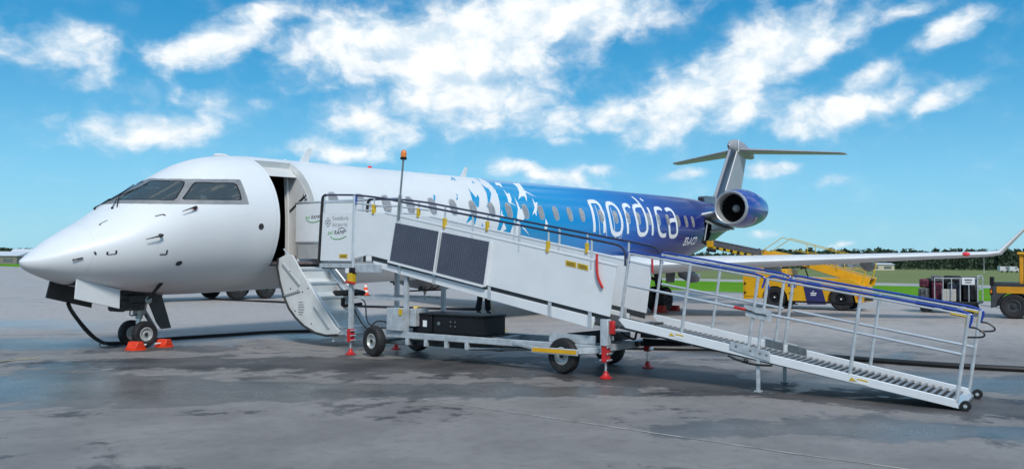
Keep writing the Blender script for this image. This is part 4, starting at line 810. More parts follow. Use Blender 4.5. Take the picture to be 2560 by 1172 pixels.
# mudguard over the rear wheel and rear frame
q = MB(); q.box((3.42,-8.28,.275),(3.45,-7.52,.365)); q.beam((3.44,-7.52,.345),(3.56,-7.10,.385), .03,.05); q.beam((3.44,-8.28,.34),(3.56,-8.55,.36), .03,.08); fd = rb(q, 'wheel_guard', 'galv', bevel=.006)
q = MB(); q.box((3.414,-8.26,.295),(3.419,-7.54,.35)); rb(q, 'reflector_strip', 'yellow_paint', fd)
q = MB(); q.prism([(3.60,-7.70,.43),(3.60,-7.72,.56),(3.60,-8.46,.55),(3.60,-8.46,.43)], (.03,0,0)); rb(q, 'frame_plate', 'galv', bevel=.005)
q = MB(); q.box((3.40,-8.76,.44),(3.50,-8.64,.80)); q.box((3.50,-8.74,.50),(3.62,-8.66,.56)); rb(q, 'rear_column', 'galv', bevel=.008)
q = MB(); q.box((3.43,-8.83,.60),(3.49,-8.765,.78)); rb(q, 'red_guard', 'red_paint', bevel=.008)
q = MB(); q.box((3.50,-8.72,.36),(4.95,-8.62,.45)); rb(q, 'outrigger_beam', 'galv', bevel=.008)
q = MB(); q.box((4.3,-8.76,.37),(4.42,-8.725,.44)); rb(q, 'tail_lamp', 'black_plastic', bevel=.012)
q = MB(); q.box((3.7,-8.55,.45),(4.5,-8.1,.56)); q.tube([(3.8,-8.5,.58),(3.8,-7.9,.50)], .05, 10); q.tube(smooth_path([(3.6,-8.85,.62),(3.8,-8.95,.52),(4.0,-8.9,.60),(4.2,-8.95,.55)],5), .018, 6); q.box((4.3,-9.05,.50),(4.55,-8.8,.72)); rb(q, 'hydraulic_pack', 'dark_metal', bevel=.01)
q = MB(); q.tube([(4.25,-8.85,.42),(4.2,-9.95,.50)], .035, 10); q.tube([(4.6,-8.7,.44),(4.5,-9.9,.45)], .028, 10); rb(q, 'lift_ram', 'black_plastic')
q = MB(); q.tube([(4.2,-9.6,.485),(4.18,-10.1,.51)], .022, 10); q.tube([(4.52,-9.6,.45),(4.45,-10.5,.40)], .02, 10); rb(q, 'ram_rod', 'alu')
# black hose bundle and pump at the front, far side
q = MB(); q.tube([(4.85,-2.02,.94),(4.85,-2.60,.97)], [.05,.065], 10); q.tube([(4.85,-2.60,.97),(4.85,-2.85,.97)], [.07,.04], 10); q.box((4.80,-2.30,.64),(4.90,-2.03,.90)); q.beam((4.85,-2.28,.70),(4.85,-2.78,.76), .05,.06); rb(q, 'hand_pump', 'black_plastic', bevel=.01)
q = MB(); q.tube(smooth_path([(4.85,-2.06,.66),(4.85,-2.08,.48),(4.85,-2.17,.42),(4.85,-2.26,.48),(4.85,-2.27,.66)],6), .018, 8); q.tube(smooth_path([(4.7,-2.75,.88),(4.6,-3.1,.82),(4.3,-3.5,.45),(4.0,-4.3,.42),(3.8,-4.6,.40)],6), .012, 6); q.tube(smooth_path([(4.7,-2.7,.7),(4.5,-3.2,.38),(4.1,-3.9,.34),(3.7,-4.4,.40)],6), .012, 6); q.tube(smooth_path([(3.6,-4.2,.45),(3.65,-4.3,.56),(3.65,-4.5,.56),(3.7,-4.6,.45)],6), .012, 6); rb(q, 'hydraulic_hose', 'hose')
q = MB(); q.tube([(4.62,-2.3,1.42),(4.80,-2.62,.98)], .022, 8); rb(q, 'pump_strut', 'alu')
# lower ramp: two hinged sections
dtop = lambda y: lin((-8.97,.806),(-12.91,.112),y)
dbot = lambda y: lin((-8.97,.690),(-12.95,.025),y)
rl = lambda y: lin((-9.0,1.721),(-13.06,1.060),y)
md = lambda y: lin((-8.95,1.270),(-12.99,.603),y)
for x in (XN, XF-.04):
    q = MB(); q.prism([(x,-8.86,.80),(x,-8.92,.82),(x,-12.93,.115),(x,-12.96,.022),(x,-8.97,.690)], (.04,0,0)); lb = rb(q, 'ramp_beam', 'panel_white', bevel=.005)
    xo = x+.02
    for (ya, yb) in ((-9.0,-10.80),(-10.88,-13.04)):
        first = ya > -10
        pa = smooth_path([(xo,ya-.02,rl(ya)-.16),(xo,ya+.02 if first else ya-.0,rl(ya)-.05),(xo,ya-.06,rl(ya-.06)),(xo,ya-.2,rl(ya-.2))],4)+[Vector((xo,y,rl(y))) for y in np.linspace(ya-.4,yb+.2,8)]
        pa += [Vector(p) for p in (smooth_path([(xo,yb+.08,rl(yb+.08)),(xo,yb,rl(yb)-.015),(xo,yb-.05,rl(yb)-.05),(xo,yb-.02,rl(yb)-.16)],4))]
        q = MB(); q.tube(pa, .0145, 10); rb(q, 'handrail', 'blue_rail')
        q = MB(); q.tube([(xo,ya,rl(ya)-.034),(xo,yb,rl(yb)-.034)], .0135, 8); rb(q, 'under_rail', 'alu')
        q = MB(); q.tube([(xo,ya,md(ya)),(xo,yb+.05,md(yb+.05))], .017, 8); rb(q, 'mid_rail', 'alu')
    for y in (-9.02,-9.89,-10.77,-10.89,-11.96,-13.06):
        q = MB(); q.tube([(xo,y+.13,dtop(y+.13)-.03),(xo,y,rl(y)-.02)], .021, 10); rb(q, 'rail_post', 'galv')
    q = MB(); q.tube(smooth_path([(xo,-13.05,.90),(xo,-13.13,.89),(xo,-13.20,.84),(xo,-13.18,.80),(xo,-13.02,.79)],5), .011, 6); rb(q, 'pull_loop', 'hose')
    q = MB(); q.tube([(xo,-12.88,rl(-12.88)-.05),(xo,-13.045,rl(-13.04)-.055),(xo,-13.03,.90)], .016, 6); rb(q, 'yellow_sleeve', 'yellow_tape')
    q = MB(); q.lathe([(-.03,.001),(-.03,.055),(.03,.055),(.03,.001)], (x+.02,-13.02,.057), (1,0,0), 18); rw = rb(q, 'roller', 'rubber')
    q = MB(); q.lathe([(-.034,.001),(-.034,.02),(.034,.02),(.034,.001)], (x+.02,-13.02,.057), (1,0,0), 12); rb(q, 'roller_hub', 'alu', rw)
    xs_ = x-.012 if x < 4 else x+.041
    q = MB(); q.prism([(xs_,-10.42,.60),(xs_,-10.42,.50),(xs_,-10.92,.38),(xs_,-10.92,.50)], (.011,0,0)); jp = rb(q, 'joint_plate', 'galv', bevel=.003)
    q = MB()
    for y in (-10.50,-10.68,-10.80,-10.88): q.ball((xs_-.002,y,lin((-10.42,.56),(-10.92,.45),y)), .014, 8, 5, (.5,1,1))
    rb(q, 'bolt', 'steel', jp)
    q = MB(); q.box((x+.005,-10.79,.02),(x+.035,-10.745,.46)); lg = rb(q, 'prop_leg', 'galv', bevel=.003)
    q = MB(); q.box((x-.02,-10.81,.003),(x+.06,-10.725,.02)); rb(q, 'foot', 'galv', lg)
    if x < 4:
        q = MB(); q.prism([(x-.008,-10.60,1.06),(x-.008,-10.62,.92),(x-.008,-10.94,.86),(x-.008,-10.94,1.0)], (.006,0,0)); lp = rb(q, 'latch_plate', 'galv')
        q = MB(); q.tube([(x-.02,-10.48,1.022),(x-.02,-10.62,.998)], .018, 8); rb(q, 'latch_grip', 'red_paint', lp); q = MB(); q.tube([(x-.02,-10.62,.998),(x-.02,-10.70,.975)], .010, 6); q.tube(smooth_path([(x-.015,-10.68,.99),(x-.015,-10.75,.955),(x-.015,-10.85,.945),(x-.015,-10.88,.93)],4), .008, 6); rb(q, 'latch_rod', 'dark_metal', lp)
        q = MB(); q.tube(smooth_path([(x-.02,-10.40,.42),(x-.02,-10.55,.37),(x-.02,-10.75,.335),(x-.02,-10.95,.34)],5), .014, 6); q.ball((x-.03,-10.63,.37), .03); rb(q, 'joint_hose', 'hose')
        for y in (-9.63,-11.86):
            q = MB(); q.prism([(x-.003,y,dtop(y)-.025),(x-.003,y-.05,dtop(y)-.07),(x-.003,y+.03,dtop(y)-.065)], (-.002,0,0)); rb(q, 'warning_triangle', 'yellow_tape', lb, smooth=0)
            q = MB(); q.prism([(x-.003,y-.06,dtop(y-.06)-.02),(x-.003,y-.18,dtop(y-.18)-.02),(x-.003,y-.18,dtop(y-.18)-.075),(x-.003,y-.06,dtop(y-.06)-.075)], (-.002,0,0)); wl_ = rb(q, 'warning_label', 'white_print', lb, smooth=0)
            q = MB(); q.prism([(x-.006,y-.065,dtop(y-.065)-.022),(x-.006,y-.175,dtop(y-.175)-.022),(x-.006,y-.175,dtop(y-.175)-.04),(x-.006,y-.065,dtop(y-.065)-.04)], (-.001,0,0)); rb(q, 'label_header', 'yellow_tape', wl_, smooth=0)
    else:
        for y0 in (-10.52,-10.82):
            q = MB(); q.prism([(x-.012,y0,dtop(y0)+.03),(x-.012,y0-.24,dtop(y0-.24)+.03),(x-.012,y0-.24,dtop(y0-.24)-.06),(x-.012,y0,dtop(y0)-.06)], (.011,0,0)); rb(q, 'joint_plate', 'steel', bevel=.003)
q = MB(); q.prism([(XN+.045,-8.80,.70),(XN+.045,-12.90,.045),(XN+.045,-12.90,.030),(XN+.045,-8.80,.685)], (XF-XN-.09,0,0)); rb(q, 'deck_tray', 'tread_dark')
sl0 = MB(); sl0.box((-(XF-XN-.1)/2,-.0145,-.006),((XF-XN-.1)/2,.0145,.014)); first_slat = None
ang = math.atan2(.697, 3.94); ns = 54
for k in range(ns):
    y = -8.86-k*(12.86-8.86)/(ns-1)*1.0; z = lin((-8.97,.694),(-12.91,.062),y)
    if first_slat is None: first_slat = sl0.build('deck_slat', 'slat_grey', RP); o_ = first_slat
    else: o_ = first_slat.copy(); COL.objects.link(o_)
    o_.location = (4.05-RO[0], y-RO[1], z); o_.rotation_euler = (ang,0,0)
q = MB(); q.prism([(XN+.05,-12.88,.072),(XN+.05,-12.985,.05),(XN+.05,-12.985,.03),(XN+.05,-12.88,.045)], (XF-XN-.1,0,0)); rb(q, 'toe_plate', 'alu')

# ------------------------------------------------------------------ small things on the apron
def chock(loc, rz, label, mt='orange_paint', sc=1., rope=True):
    t = thing('wheel_chock', label, 'wheel chock', loc, rz, 'wheel chocks'); q = MB()
    q.prism([(-.13*sc,-.12*sc,.022),(.13*sc,-.12*sc,.022),(.05*sc,-.12*sc,.15*sc),(-.06*sc,-.12*sc,.15*sc)], (0,.24*sc,0)); q.build('wedge', mt, t, bevel=.012)
    q = MB(); q.lathe([(0,.001),(0,.19*sc),(.012,.19*sc),(.022,.15*sc),(.022,.001)], (0,0,.001), (0,0,1), 20); q.build('base', mt, t, smooth=50)
    if rope: q = MB(); q.tube([(.10*sc,0,.07),(.24*sc,0,.07)], .014, 8); q.build('rod', 'white_print', t)
    return t
chock((1.74,-.46,0), R_(12), 'orange wheel chock in front of the nose wheels', sc=.95)
chock((2.36,-.34,0), R_(195), 'orange wheel chock behind the nose wheels', sc=.9, rope=True)
MATS['chock_red'] = mat('chock_red', (.45,.03,.02), .5, var=.1)
chock((18.75,-2.45,0), 0, 'red wheel chock in front of the main wheels under the wing', 'chock_red', 1.5, False)
chock((20.02,-2.40,0), R_(180), 'red wheel chock behind the main wheels under the wing', 'chock_red', 1.2, False)
c_ = thing('traffic_cone', 'orange and white traffic cone on the apron beyond the jet', 'traffic cone', (21.94,13.68,0))
q = MB(); q.box((-.19,-.19,0.001),(.19,.19,.035)); q.build('base', 'black_plastic', c_, bevel=.01)
MATS['cone_orange'] = mat('cone_orange', (.95,.10,.02), .45, var=.05)
q = MB(); q.lathe([(.03,.165),(.17,.13)], (0,0,0), (0,0,1), 20); q.lathe([(.26,.11),(.40,.075)], (0,0,0), (0,0,1), 20); q.lathe([(.50,.05),(.54,.03),(.54,.001)], (0,0,0), (0,0,1), 20); q.build('cone', 'cone_orange', c_)
for a, b, r0, r1 in ((.17,.26,.13,.11),(.40,.50,.075,.05)):
    q = MB(); q.lathe([(a,r0),(b,r1)], (0,0,0), (0,0,1), 20); q.build('white_band', 'white_print', c_)
def cable(name, pts, r, label, mt='hose', n=6, cat='cable', bands=None):
    t = thing(name, label, cat, (pts[0][0],pts[0][1],0)); o = (pts[0][0],pts[0][1],0)
    q = MB(); q.tube(smooth_path(pts, n), r, 8); q.build('sheath', mt, t, off=o)
    for p in bands or []: q = MB(); q.tube([(p[0]-.09,p[1]+.09,p[2]),(p[0]+.09,p[1]-.09,p[2])], r*1.35, 8); q.build('coupling', 'yellow_tape', t, off=o)
    return t
ck = cable('ground_power_cable', [(.98,.36,.80),(1.08,.42,.66),(1.30,.46,.40),(1.62,.52,.12),(2.0,.62,.03),(3.1,.73,.03),(4.3,.62,.03),(5.5,.48,.03),(6.1,.1,.03),(6.5,-.35,.03)], .034, 'thick black power cable hanging from the nose and running past the nose wheels')
q = MB(); q.tube(smooth_path([(1.0,.36,.78),(1.16,.40,.50),(1.45,.40,.18),(1.75,.30,.03),(2.2,.42,.025)],6), .014, 6); q.tube(smooth_path([(1.5,.2,.14),(1.42,.1,.05),(1.6,.05,.02),(1.9,.25,.02)],6), .010, 6); q.build('loose_strand', 'hose', ck, off=(.98,.36,0))
cable('fuel_hose', [(14.3,16.3,.9),(14.4,15.4,.35),(14.55,14.5,.04),(14.66,11,.035),(14.5,8.0,.035),(14.47,6.6,.035),(14.66,5.7,.035),(14.95,4.25,.035),(15.3,3.3,.035),(15.65,2.46,.05)], .045, 'thin black hose lying on the apron under the belly with yellow couplings', bands=[(14.62,9.9,.035),(14.9,4.5,.035)], cat='hose')
cable('air_hose', [(6.1,-5.95,.06),(6.3,-6.1,.05),(6.9,-6.7,.05),(7.42,-7.59,.045),(7.9,-8.6,.045),(7.95,-9.7,.045),(7.82,-10.93,.045),(7.75,-12.2,.045),(7.9,-13.26,.045),(8.2,-14.6,.045)], .042, 'long black hose running along the apron behind the ramp', cat='hose')

# ------------------------------------------------------------------ belt loader
LO = (24.8,-5.5,0); L = thing('belt_loader', 'yellow belt loader vehicle with conveyor raised to the rear hold', 'belt loader', LO)
def lb_(q, name, mt, par=None, **k): return q.build(name, mt, par or L, off=LO, **k)
XA, XB = 24.0, 25.6
def arch(yc, r, n=9): return [(yc+r*math.cos(math.pi*k/n), .34+r*math.sin(math.pi*k/n)) for k in range(n+1)]
out = [(-3.36,.30),(-3.34,1.20),(-3.46,1.26),(-4.2,1.24),(-4.9,1.16),(-7.1,1.10),(-7.46,.92),(-7.55,.62),(-7.5,.30)]
a1, a2 = arch(-6.80,.47), arch(-4.50,.47)
poly = out+[(-7.28,.30)]+[(y,z) for y,z in a1[::-1]]+[(-6.30,.26),(-5.0,.26)]+[(y,z) for y,z in a2[::-1]]+[(-4.02,.36)]
q = MB(); q.prism([(XA,y,z) for y,z in poly], (XB-XA,0,0)); body = lb_(q, 'body', 'yellow_paint', bevel=.02)
q = MB(); q.box((XA-.012,-3.98,.36),(XA-.001,-3.37,1.02)) if False else q.box((XA-.02,-3.95,.42),(XA-.002,-3.40,1.0)); lb_(q, 'front_panel', 'yellow_paint', body, bevel=.01)
for z in (.55,.88): q = MB(); q.box((XA-.035,-3.46,z-.04),(XA-.021,-3.40,z+.04)); lb_(q, 'hinge', 'black_plastic', body)
q = MB(); q.prism([(XA-.014,-5.50,.99),(XA-.014,-6.10,.96),(XA-.014,-6.32,.20),(XA-.014,-5.66,.18)], (.012,0,0)); bp = lb_(q, 'side_door', 'blue_panel', body)
q = MB(); q.box((XA-.018,-5.98,.56),(XA-.015,-5.78,.60)); q.box((XA-.018,-5.96,.50),(XA-.015,-5.78,.53)); q.prism([(XA-.018,-5.83,.64),(XA-.018,-5.90,.68),(XA-.018,-5.86,.62)], (.003,0,0)); lb_(q, 'print', 'white_print', bp, smooth=0)
q = MB(); q.box((XA-.012,-7.42,.42),(XA-.002,-7.34,.56)); lb_(q, 'tail_lamp', 'red_lens', body); q = MB(); q.box((XA+.2,-7.75,.36),(XA+.5,-7.52,.46)); q.tube([(XA+.3,-7.5,.5),(XA+.3,-7.9,.46)], .03, 8); lb_(q, 'tow_hook', 'dark_metal')
for y in (-6.80,-4.50):
    for x in (XA+.12, XB-.12):
        wp = bpy.data.objects.new('wheel', None); COL.objects.link(wp); wp.parent = L
        wheel('wheel', (x-LO[0],y-LO[1],.40), .395, .22, wp, .2, (1,0,0), hub='black_plastic')
        if x < 25: q = MB(); q.ball((XA+.0,y,.40), .03, 8, 6); lb_(q, 'hub_nut', 'white_print', wp)
q = MB(); q.box((XA+.1,-4.25,1.10),(XA+.75,-3.75,1.72)); q.box((XA+.1,-4.9,1.06),(XB-.1,-4.2,1.42)); lb_(q, 'pump_housing', 'yellow_paint', bevel=.03)
q = MB(); q.box((XA+.25,-5.1,1.05),(XA+.75,-4.7,1.20)); q.box((XA+.25,-4.78,1.2),(XA+.75,-4.68,1.65)); lb_(q, 'seat', 'black_plastic', bevel=.03)
q = MB(); q.tube([(XA+.5,-5.6,1.0),(XA+.5,-5.45,1.45)], .025, 8); q.lathe([(0,.16),(.03,.17),(.03,.15),(0,.14)], (XA+.5,-5.44,1.46), (0,.4,1), 20, True); lb_(q, 'steering_wheel', 'black_plastic')
CV = [(-1.70,2.40),(-3.9,1.96),(-5.4,1.66),(-7.6,.98)]
for x in (24.62, 25.56):
    for i, (a, b) in enumerate(zip(CV, CV[1:])):
        q = MB(); q.beam((x,a[0],a[1]),(x,b[0],b[1]), .08, .16 if i < 1 else .30); lb_(q, 'conveyor_rail', 'belt' if i < 1 else 'yellow_paint', bevel=.012)
q = MB(); q.add([(x,y,z+.11) for x in (24.66,25.52) for y,z in CV], [(i,i+1,len(CV)+i+1,len(CV)+i) for i in range(3)]); lb_(q, 'belt', 'belt')
q = MB(); q.tube([(24.55,-1.66,2.40),(25.62,-1.66,2.40)], .09, 12); lb_(q, 'front_roller', 'rubber'); q = MB(); q.box((24.54,-1.98,2.22),(24.62,-1.72,2.46)); lb_(q, 'bumper', 'yellow_paint', bevel=.01); q = MB(); q.tube([(24.5,-1.75,2.12),(24.5,-2.1,2.08)], .07, 10); lb_(q, 'bumper_pad', 'rubber')
for x in (24.59,25.5): q = MB(); q.beam((x+.03,-1.75,2.25),(x+.03,-4.6,1.68), .06,.12); lb_(q, 'under_beam', 'yellow_tape', bevel=.008)
for k in range(9):
    y = -2.15-.27*k; z = lin((-1.70,2.40),(-3.9,1.96),y) if y > -3.9 else lin((-3.9,1.96),(-5.4,1.66),y)
    q = MB(); q.box((24.575,y-.05,z-.19),(24.585,y+.05,z-.09)); lb_(q, 'roller_bracket', 'black_plastic')
for x in (24.55, 25.62):
    q = MB(); q.tube([(x,-3.85,2.05),(x,-4.62,2.56)], .014, 6); q.tube([(x,-3.85,2.05),(x,-3.9,1.9)], .014, 6)
    q.tube(smooth_path([(x,-4.62,2.56),(x,-5.6,2.28),(x,-6.5,2.04),(x,-7.3,1.80)],4), .014, 6); q.tube([(x,-4.95,2.12),(x,-5.8,1.92),(x,-6.5,1.72)], .012, 6); q.tube([(x,-5.5,2.30),(x,-5.55,1.70)], .013, 6); q.tube([(x,-6.5,2.04),(x,-6.55,1.4)], .013, 6)
    lb_(q, 'guard_rail', 'yellow_tape')
for x in (24.1, 25.5): q = MB(); q.tube(smooth_path([(x,-7.46,.92),(x,-7.62,1.55),(x,-7.55,1.66),(x,-7.0,1.80),(x,-6.9,1.78)],4), .022, 6); q.tube([(x,-7.58,1.38),(x,-6.9,1.50)], .018, 6); lb_(q, 'grab_rail', 'yellow_tape')
q = MB(); q.tube([(24.9,-4.8,1.1),(24.9,-3.6,1.9)], .05, 10); q.tube([(25.3,-4.8,1.1),(25.3,-3.6,1.9)], .05, 10); lb_(q, 'lift_ram', 'steel')
q = MB(); q.box((XA-.015,-7.2,.24),(XA+.0,-4.95,.30)); lb_(q, 'skirt', 'black_plastic', body); q = MB(); q.lathe([(0,.05),(.08,.05),(.11,.02),(.11,.001)], (XA+.3,-3.9,1.72), (0,0,1), 12); lb_(q, 'beacon', 'amber')
q = MB(); q.box((XA-.02,-5.3,.16),(XA+.12,-4.98,.20)); lb_(q, 'step', 'dark_metal'); q = MB(); q.box((XA-.016,-5.2,.55),(XA-.012,-5.0,.58)); q.box((XA-.016,-5.3,.80),(XA-.012,-4.98,.82)); lb_(q, 'panel_line', 'black_print', body, smooth=0)

# ------------------------------------------------------------------ baggage cart with luggage
CO = (25.7,-9.95,0); C = thing('baggage_cart', 'open barred baggage cart heaped with luggage on the apron edge', 'baggage cart', CO)
def cb_(q, name, mt, par=None, **k): return q.build(name, mt, par or C, off=CO, **k)
cx0, cx1, cy0, cy1 = 25.0, 26.4, -10.88, -9.0
q = MB(); q.box((cx0,cy0,.32),(cx1,cy1,.40)); cb_(q, 'floor', 'dark_metal', bevel=.01)
q = MB(); q.box((cx0-.015,cy0,.24),(cx0-.001,cy1,.33)); cb_(q, 'skirt', 'black_plastic')
for y in (cy0+.25,-9.95,cy1-.25):
    for x in (cx0+.15, cx1-.15):
        wp = bpy.data.objects.new('wheel', None); COL.objects.link(wp); wp.parent = C; wheel('wheel', (x-CO[0],y-CO[1],.15), .15, .1, wp, .07, (1,0,0), 16, 'dark_metal')
for x in (cx0, cx1):
    for y in np.linspace(cy0+.02, cy0+1.30, 6): q = MB(); q.tube([(x,y,.4),(x,y,1.16)], .016, 6); cb_(q, 'bar', 'galv')
    q = MB(); q.tube([(x,cy0+.02,1.16),(x,cy0+1.30,1.16)], .02, 6); cb_(q, 'top_bar', 'galv')
q = MB()
for y in (cy0+.02,): q.tube(smooth_path([(cx0,y,.4),(cx0,y,1.1),(cx0+.1,y,1.24),(cx1-.1,y,1.24),(cx1,y,1.1),(cx1,y,.4)],4), .02, 6); q.tube([(cx0,y,.8),(cx1,y,.8)], .016, 6)
cb_(q, 'end_hoop', 'galv')
q = MB(); q.box((cx0-.02,cy0+.10,.96),(cx0-.012,cy0+.48,1.20)); sg_ = cb_(q, 'sign_plate', 'white_print')
q = MB(); q.box((cx0-.025,cy0+.18,1.10),(cx0-.021,cy0+.40,1.135)); q.box((cx0-.025,cy0+.20,1.02),(cx0-.021,cy0+.38,1.05)); cb_(q, 'sign_print', 'black_print', sg_, smooth=0)
q = MB(); q.tube([(25.7,cy0,.3),(25.7,cy0-.55,.22)], .03, 8); q.tube([(25.7,cy0-.55,.22),(25.7,cy0-.62,.34)], .02, 8); cb_(q, 'tow_bar', 'galv')
mat('bag_maroon', (.14,.016,.045), .6, var=.2, scale=8); mat('bag_navy', (.02,.025,.055), .55, var=.2, scale=8); mat('bag_black', (.014,.014,.016), .5, var=.2, scale=8); mat('bag_grey', (.13,.14,.15), .6, var=.2, scale=8); mat('box_cream', (.62,.60,.54), .7, var=.08)
def suitcase(c, sz, mt, label, rz=0., ribs=True):
    t = thing('suitcase', label, 'suitcase', (c[0],c[1],c[2]), rz, 'luggage on the cart'); w_, d_, h_ = sz
    q = MB(); q.box((-w_/2,-d_/2,.01),(w_/2,d_/2,h_)); q.build('shell', mt, t, bevel=min(sz)*.16)
    q = MB(); q.tube([(-w_/2-.005,-d_*.2,h_*.6),(-w_/2-.03,-d_*.15,h_*.6),(-w_/2-.03,d_*.15,h_*.6),(-w_/2-.005,d_*.2,h_*.6)], .01, 6); q.build('handle', 'black_plastic', t)
    if ribs:
        for k in (-.25,.25): q = MB(); q.box((-w_/2-.006,d_*k-.008,.04),(-w_/2+.002,d_*k+.008,h_-.04)); q.build('strap', 'black_plastic', t)
    return t
suitcase((25.35,-10.62,.40), (.5,.42,.56), 'bag_black', 'black suitcase behind the bars under the sign plate of the cart')
suitcase((25.35,-10.17,.40), (.5,.38,.60), 'bag_navy', 'dark navy suitcase standing behind the cream boxes')
suitcase((25.45,-9.60,.40), (.5,.34,.62), 'bag_maroon', 'maroon suitcase at the open end of the cart', .1)
suitcase((25.30,-9.22,.40), (.45,.30,.42), 'bag_grey', 'low grey suitcase at the outer end of the cart', -.1)
suitcase((25.35,-9.20,.83), (.42,.28,.30), 'bag_maroon', 'small maroon suitcase on the low grey suitcase', .2)
suitcase((25.45,-9.58,1.03), (.5,.36,.22), 'bag_grey', 'pale grey suitcase laid on the maroon suitcase', .15)
suitcase((25.45,-10.05,1.01), (.5,.5,.24), 'bag_black', 'black suitcase laid highest in the middle of the cart', .08)
suitcase((25.50,-10.55,.97), (.5,.44,.25), 'bag_navy', 'dark navy suitcase laid on top beside the sign plate', -.1)
suitcase((26.05,-9.5,.40), (.45,.7,.75), 'bag_black', 'tall black suitcase at the back of the cart', 0.)
suitcase((26.05,-10.4,.40), (.45,.7,.72), 'bag_grey', 'wide grey suitcase at the back of the cart', 0.)
for j in range(3):
    for k in range(3):
        t = thing('carton', 'cream carton, '+['bottom','middle','top'][k]+' row of the pile, '+['nearest the maroon suitcase','in the middle column','nearest the sign plate'][j], 'carton', (25.08,-9.98-.145*(j-1)-.02,.40+.135*k), 0, 'cream cartons piled on the cart')
        q = MB(); q.box((-.03,-.07,.002),(.03,.07,.13)); q.build('box', 'box_cream', t, bevel=.006); q = MB(); q.box((-.0325,-.068,.06),(-.0305,.068,.075)); q.build('tape', 'plate_grey', t)

# ------------------------------------------------------------------ baggage tug at the edge
mat('tug_orange', (.72,.32,.008), .4, var=.12, scale=3); TO = (23.6,-12.6,0); T = thing('baggage_tug', 'yellow and black baggage tug with a yellow roof post at the apron edge', 'tug', TO)
def tb_(q, name, mt, par=None, **k): return q.build(name, mt, par or T, off=TO, **k)
yf = -11.42
q = MB(); pl = [(yf,.30),(yf,.98),(yf-.1,1.0),(-14.1,1.0),(-14.1,.30)]+[(y,z) for y,z in [(-13.6+.45*math.cos(math.pi*k/8)-.0, .34+.45*math.sin(math.pi*k/8)) for k in range(9)][::-1]]+[(y,z) for y,z in [(-12.02+.46*math.cos(math.pi*k/8), .34+.46*math.sin(math.pi*k/8)) for k in range(9)][::-1]]
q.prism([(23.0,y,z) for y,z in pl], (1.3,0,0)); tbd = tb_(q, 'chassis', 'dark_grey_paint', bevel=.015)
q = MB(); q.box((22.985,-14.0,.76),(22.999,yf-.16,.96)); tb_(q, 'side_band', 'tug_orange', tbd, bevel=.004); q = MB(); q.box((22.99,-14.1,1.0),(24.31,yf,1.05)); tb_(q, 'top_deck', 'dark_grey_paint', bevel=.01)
q = MB(); q.box((22.96,yf-.06,.70),(23.0,yf+.02,.90)); q.box((22.97,yf-.08,.98),(23.3,yf+.02,1.25)); tb_(q, 'lamp_block', 'black_plastic', bevel=.01); q = MB(); q.box((22.95,yf-.04,.76),(22.959,yf,.86)); tb_(q, 'lamp', 'amber')
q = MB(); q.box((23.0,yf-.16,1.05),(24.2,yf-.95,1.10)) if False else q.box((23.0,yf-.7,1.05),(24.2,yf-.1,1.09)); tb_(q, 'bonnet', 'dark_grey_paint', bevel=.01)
for x in (23.05, 24.2):
    q = MB(); q.box((x,yf-.86,1.05),(x+.08,yf-.76,1.92)); tb_(q, 'roof_post', 'tug_orange', bevel=.01); q = MB(); q.box((x,-13.9,1.05),(x+.08,-13.8,1.92)); tb_(q, 'roof_post', 'tug_orange', bevel=.01)
q = MB(); q.box((22.98,-13.95,1.92),(24.32,yf-.7,2.0)); tb_(q, 'roof', 'yellow_paint', bevel=.03); q = MB(); q.box((23.3,-13.3,1.05),(24.0,-12.8,1.25)); q.box((23.3,-13.4,1.25),(24.0,-13.28,1.7)); tb_(q, 'seat', 'black_plastic', bevel=.03)
for y in (-12.02,-13.6):
    for x in (23.1, 24.2):
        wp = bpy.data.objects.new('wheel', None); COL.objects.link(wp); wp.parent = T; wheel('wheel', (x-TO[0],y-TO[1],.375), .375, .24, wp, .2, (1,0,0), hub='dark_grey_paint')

# ------------------------------------------------------------------ fuel truck on the far side of the jet
FO_ = (14.4,15.2,0); Fk = thing('fuel_truck', 'dark wheeled service truck standing on the far side of the jet', 'truck', FO_)
def fb_(q, name, mt, par=None, **k): return q.build(name, mt, par or Fk, off=FO_, **k)
q = MB(); q.box((10.4,14.25,.62),(18.2,16.1,.95)); fb_(q, 'chassis', 'dark_metal', bevel=.02)
q = MB(); q.box((10.2,14.1,.55),(12.1,16.25,2.6)); cabo = fb_(q, 'cab', 'truck_white', bevel=.12); q = MB(); q.box((10.5,14.085,1.6),(11.6,14.1,2.25)); fb_(q, 'cab_window', 'glass_dark', cabo); q = MB(); q.box((10.1,14.15,.35),(12.0,14.4,.66)); fb_(q, 'bumper', 'black_plastic', bevel=.03)
q = MB(); q.lathe([(0,.6),(.05,.85),(.12,.92),(5.7,.92),(5.77,.85),(5.8,.6),(5.8,.001)], (12.4,15.18,1.95), (1,0,0), 24); fb_(q, 'tank', 'truck_white', smooth=50)
for x in (11.55,15.3,16.75):
    for y in (14.35,16.0):
        wp = bpy.data.objects.new('wheel', None); COL.objects.link(wp); wp.parent = Fk; wheel('wheel', (x-FO_[0],y-FO_[1],.48), .48, .3, wp, .26, (0,1,0), 20, 'dark_metal')
q = MB(); q.box((12.6,14.3,.45),(14.4,14.6,.66)); q.box((17.3,14.2,.5),(18.3,14.4,.8)); fb_(q, 'side_guard', 'black_plastic', bevel=.02)

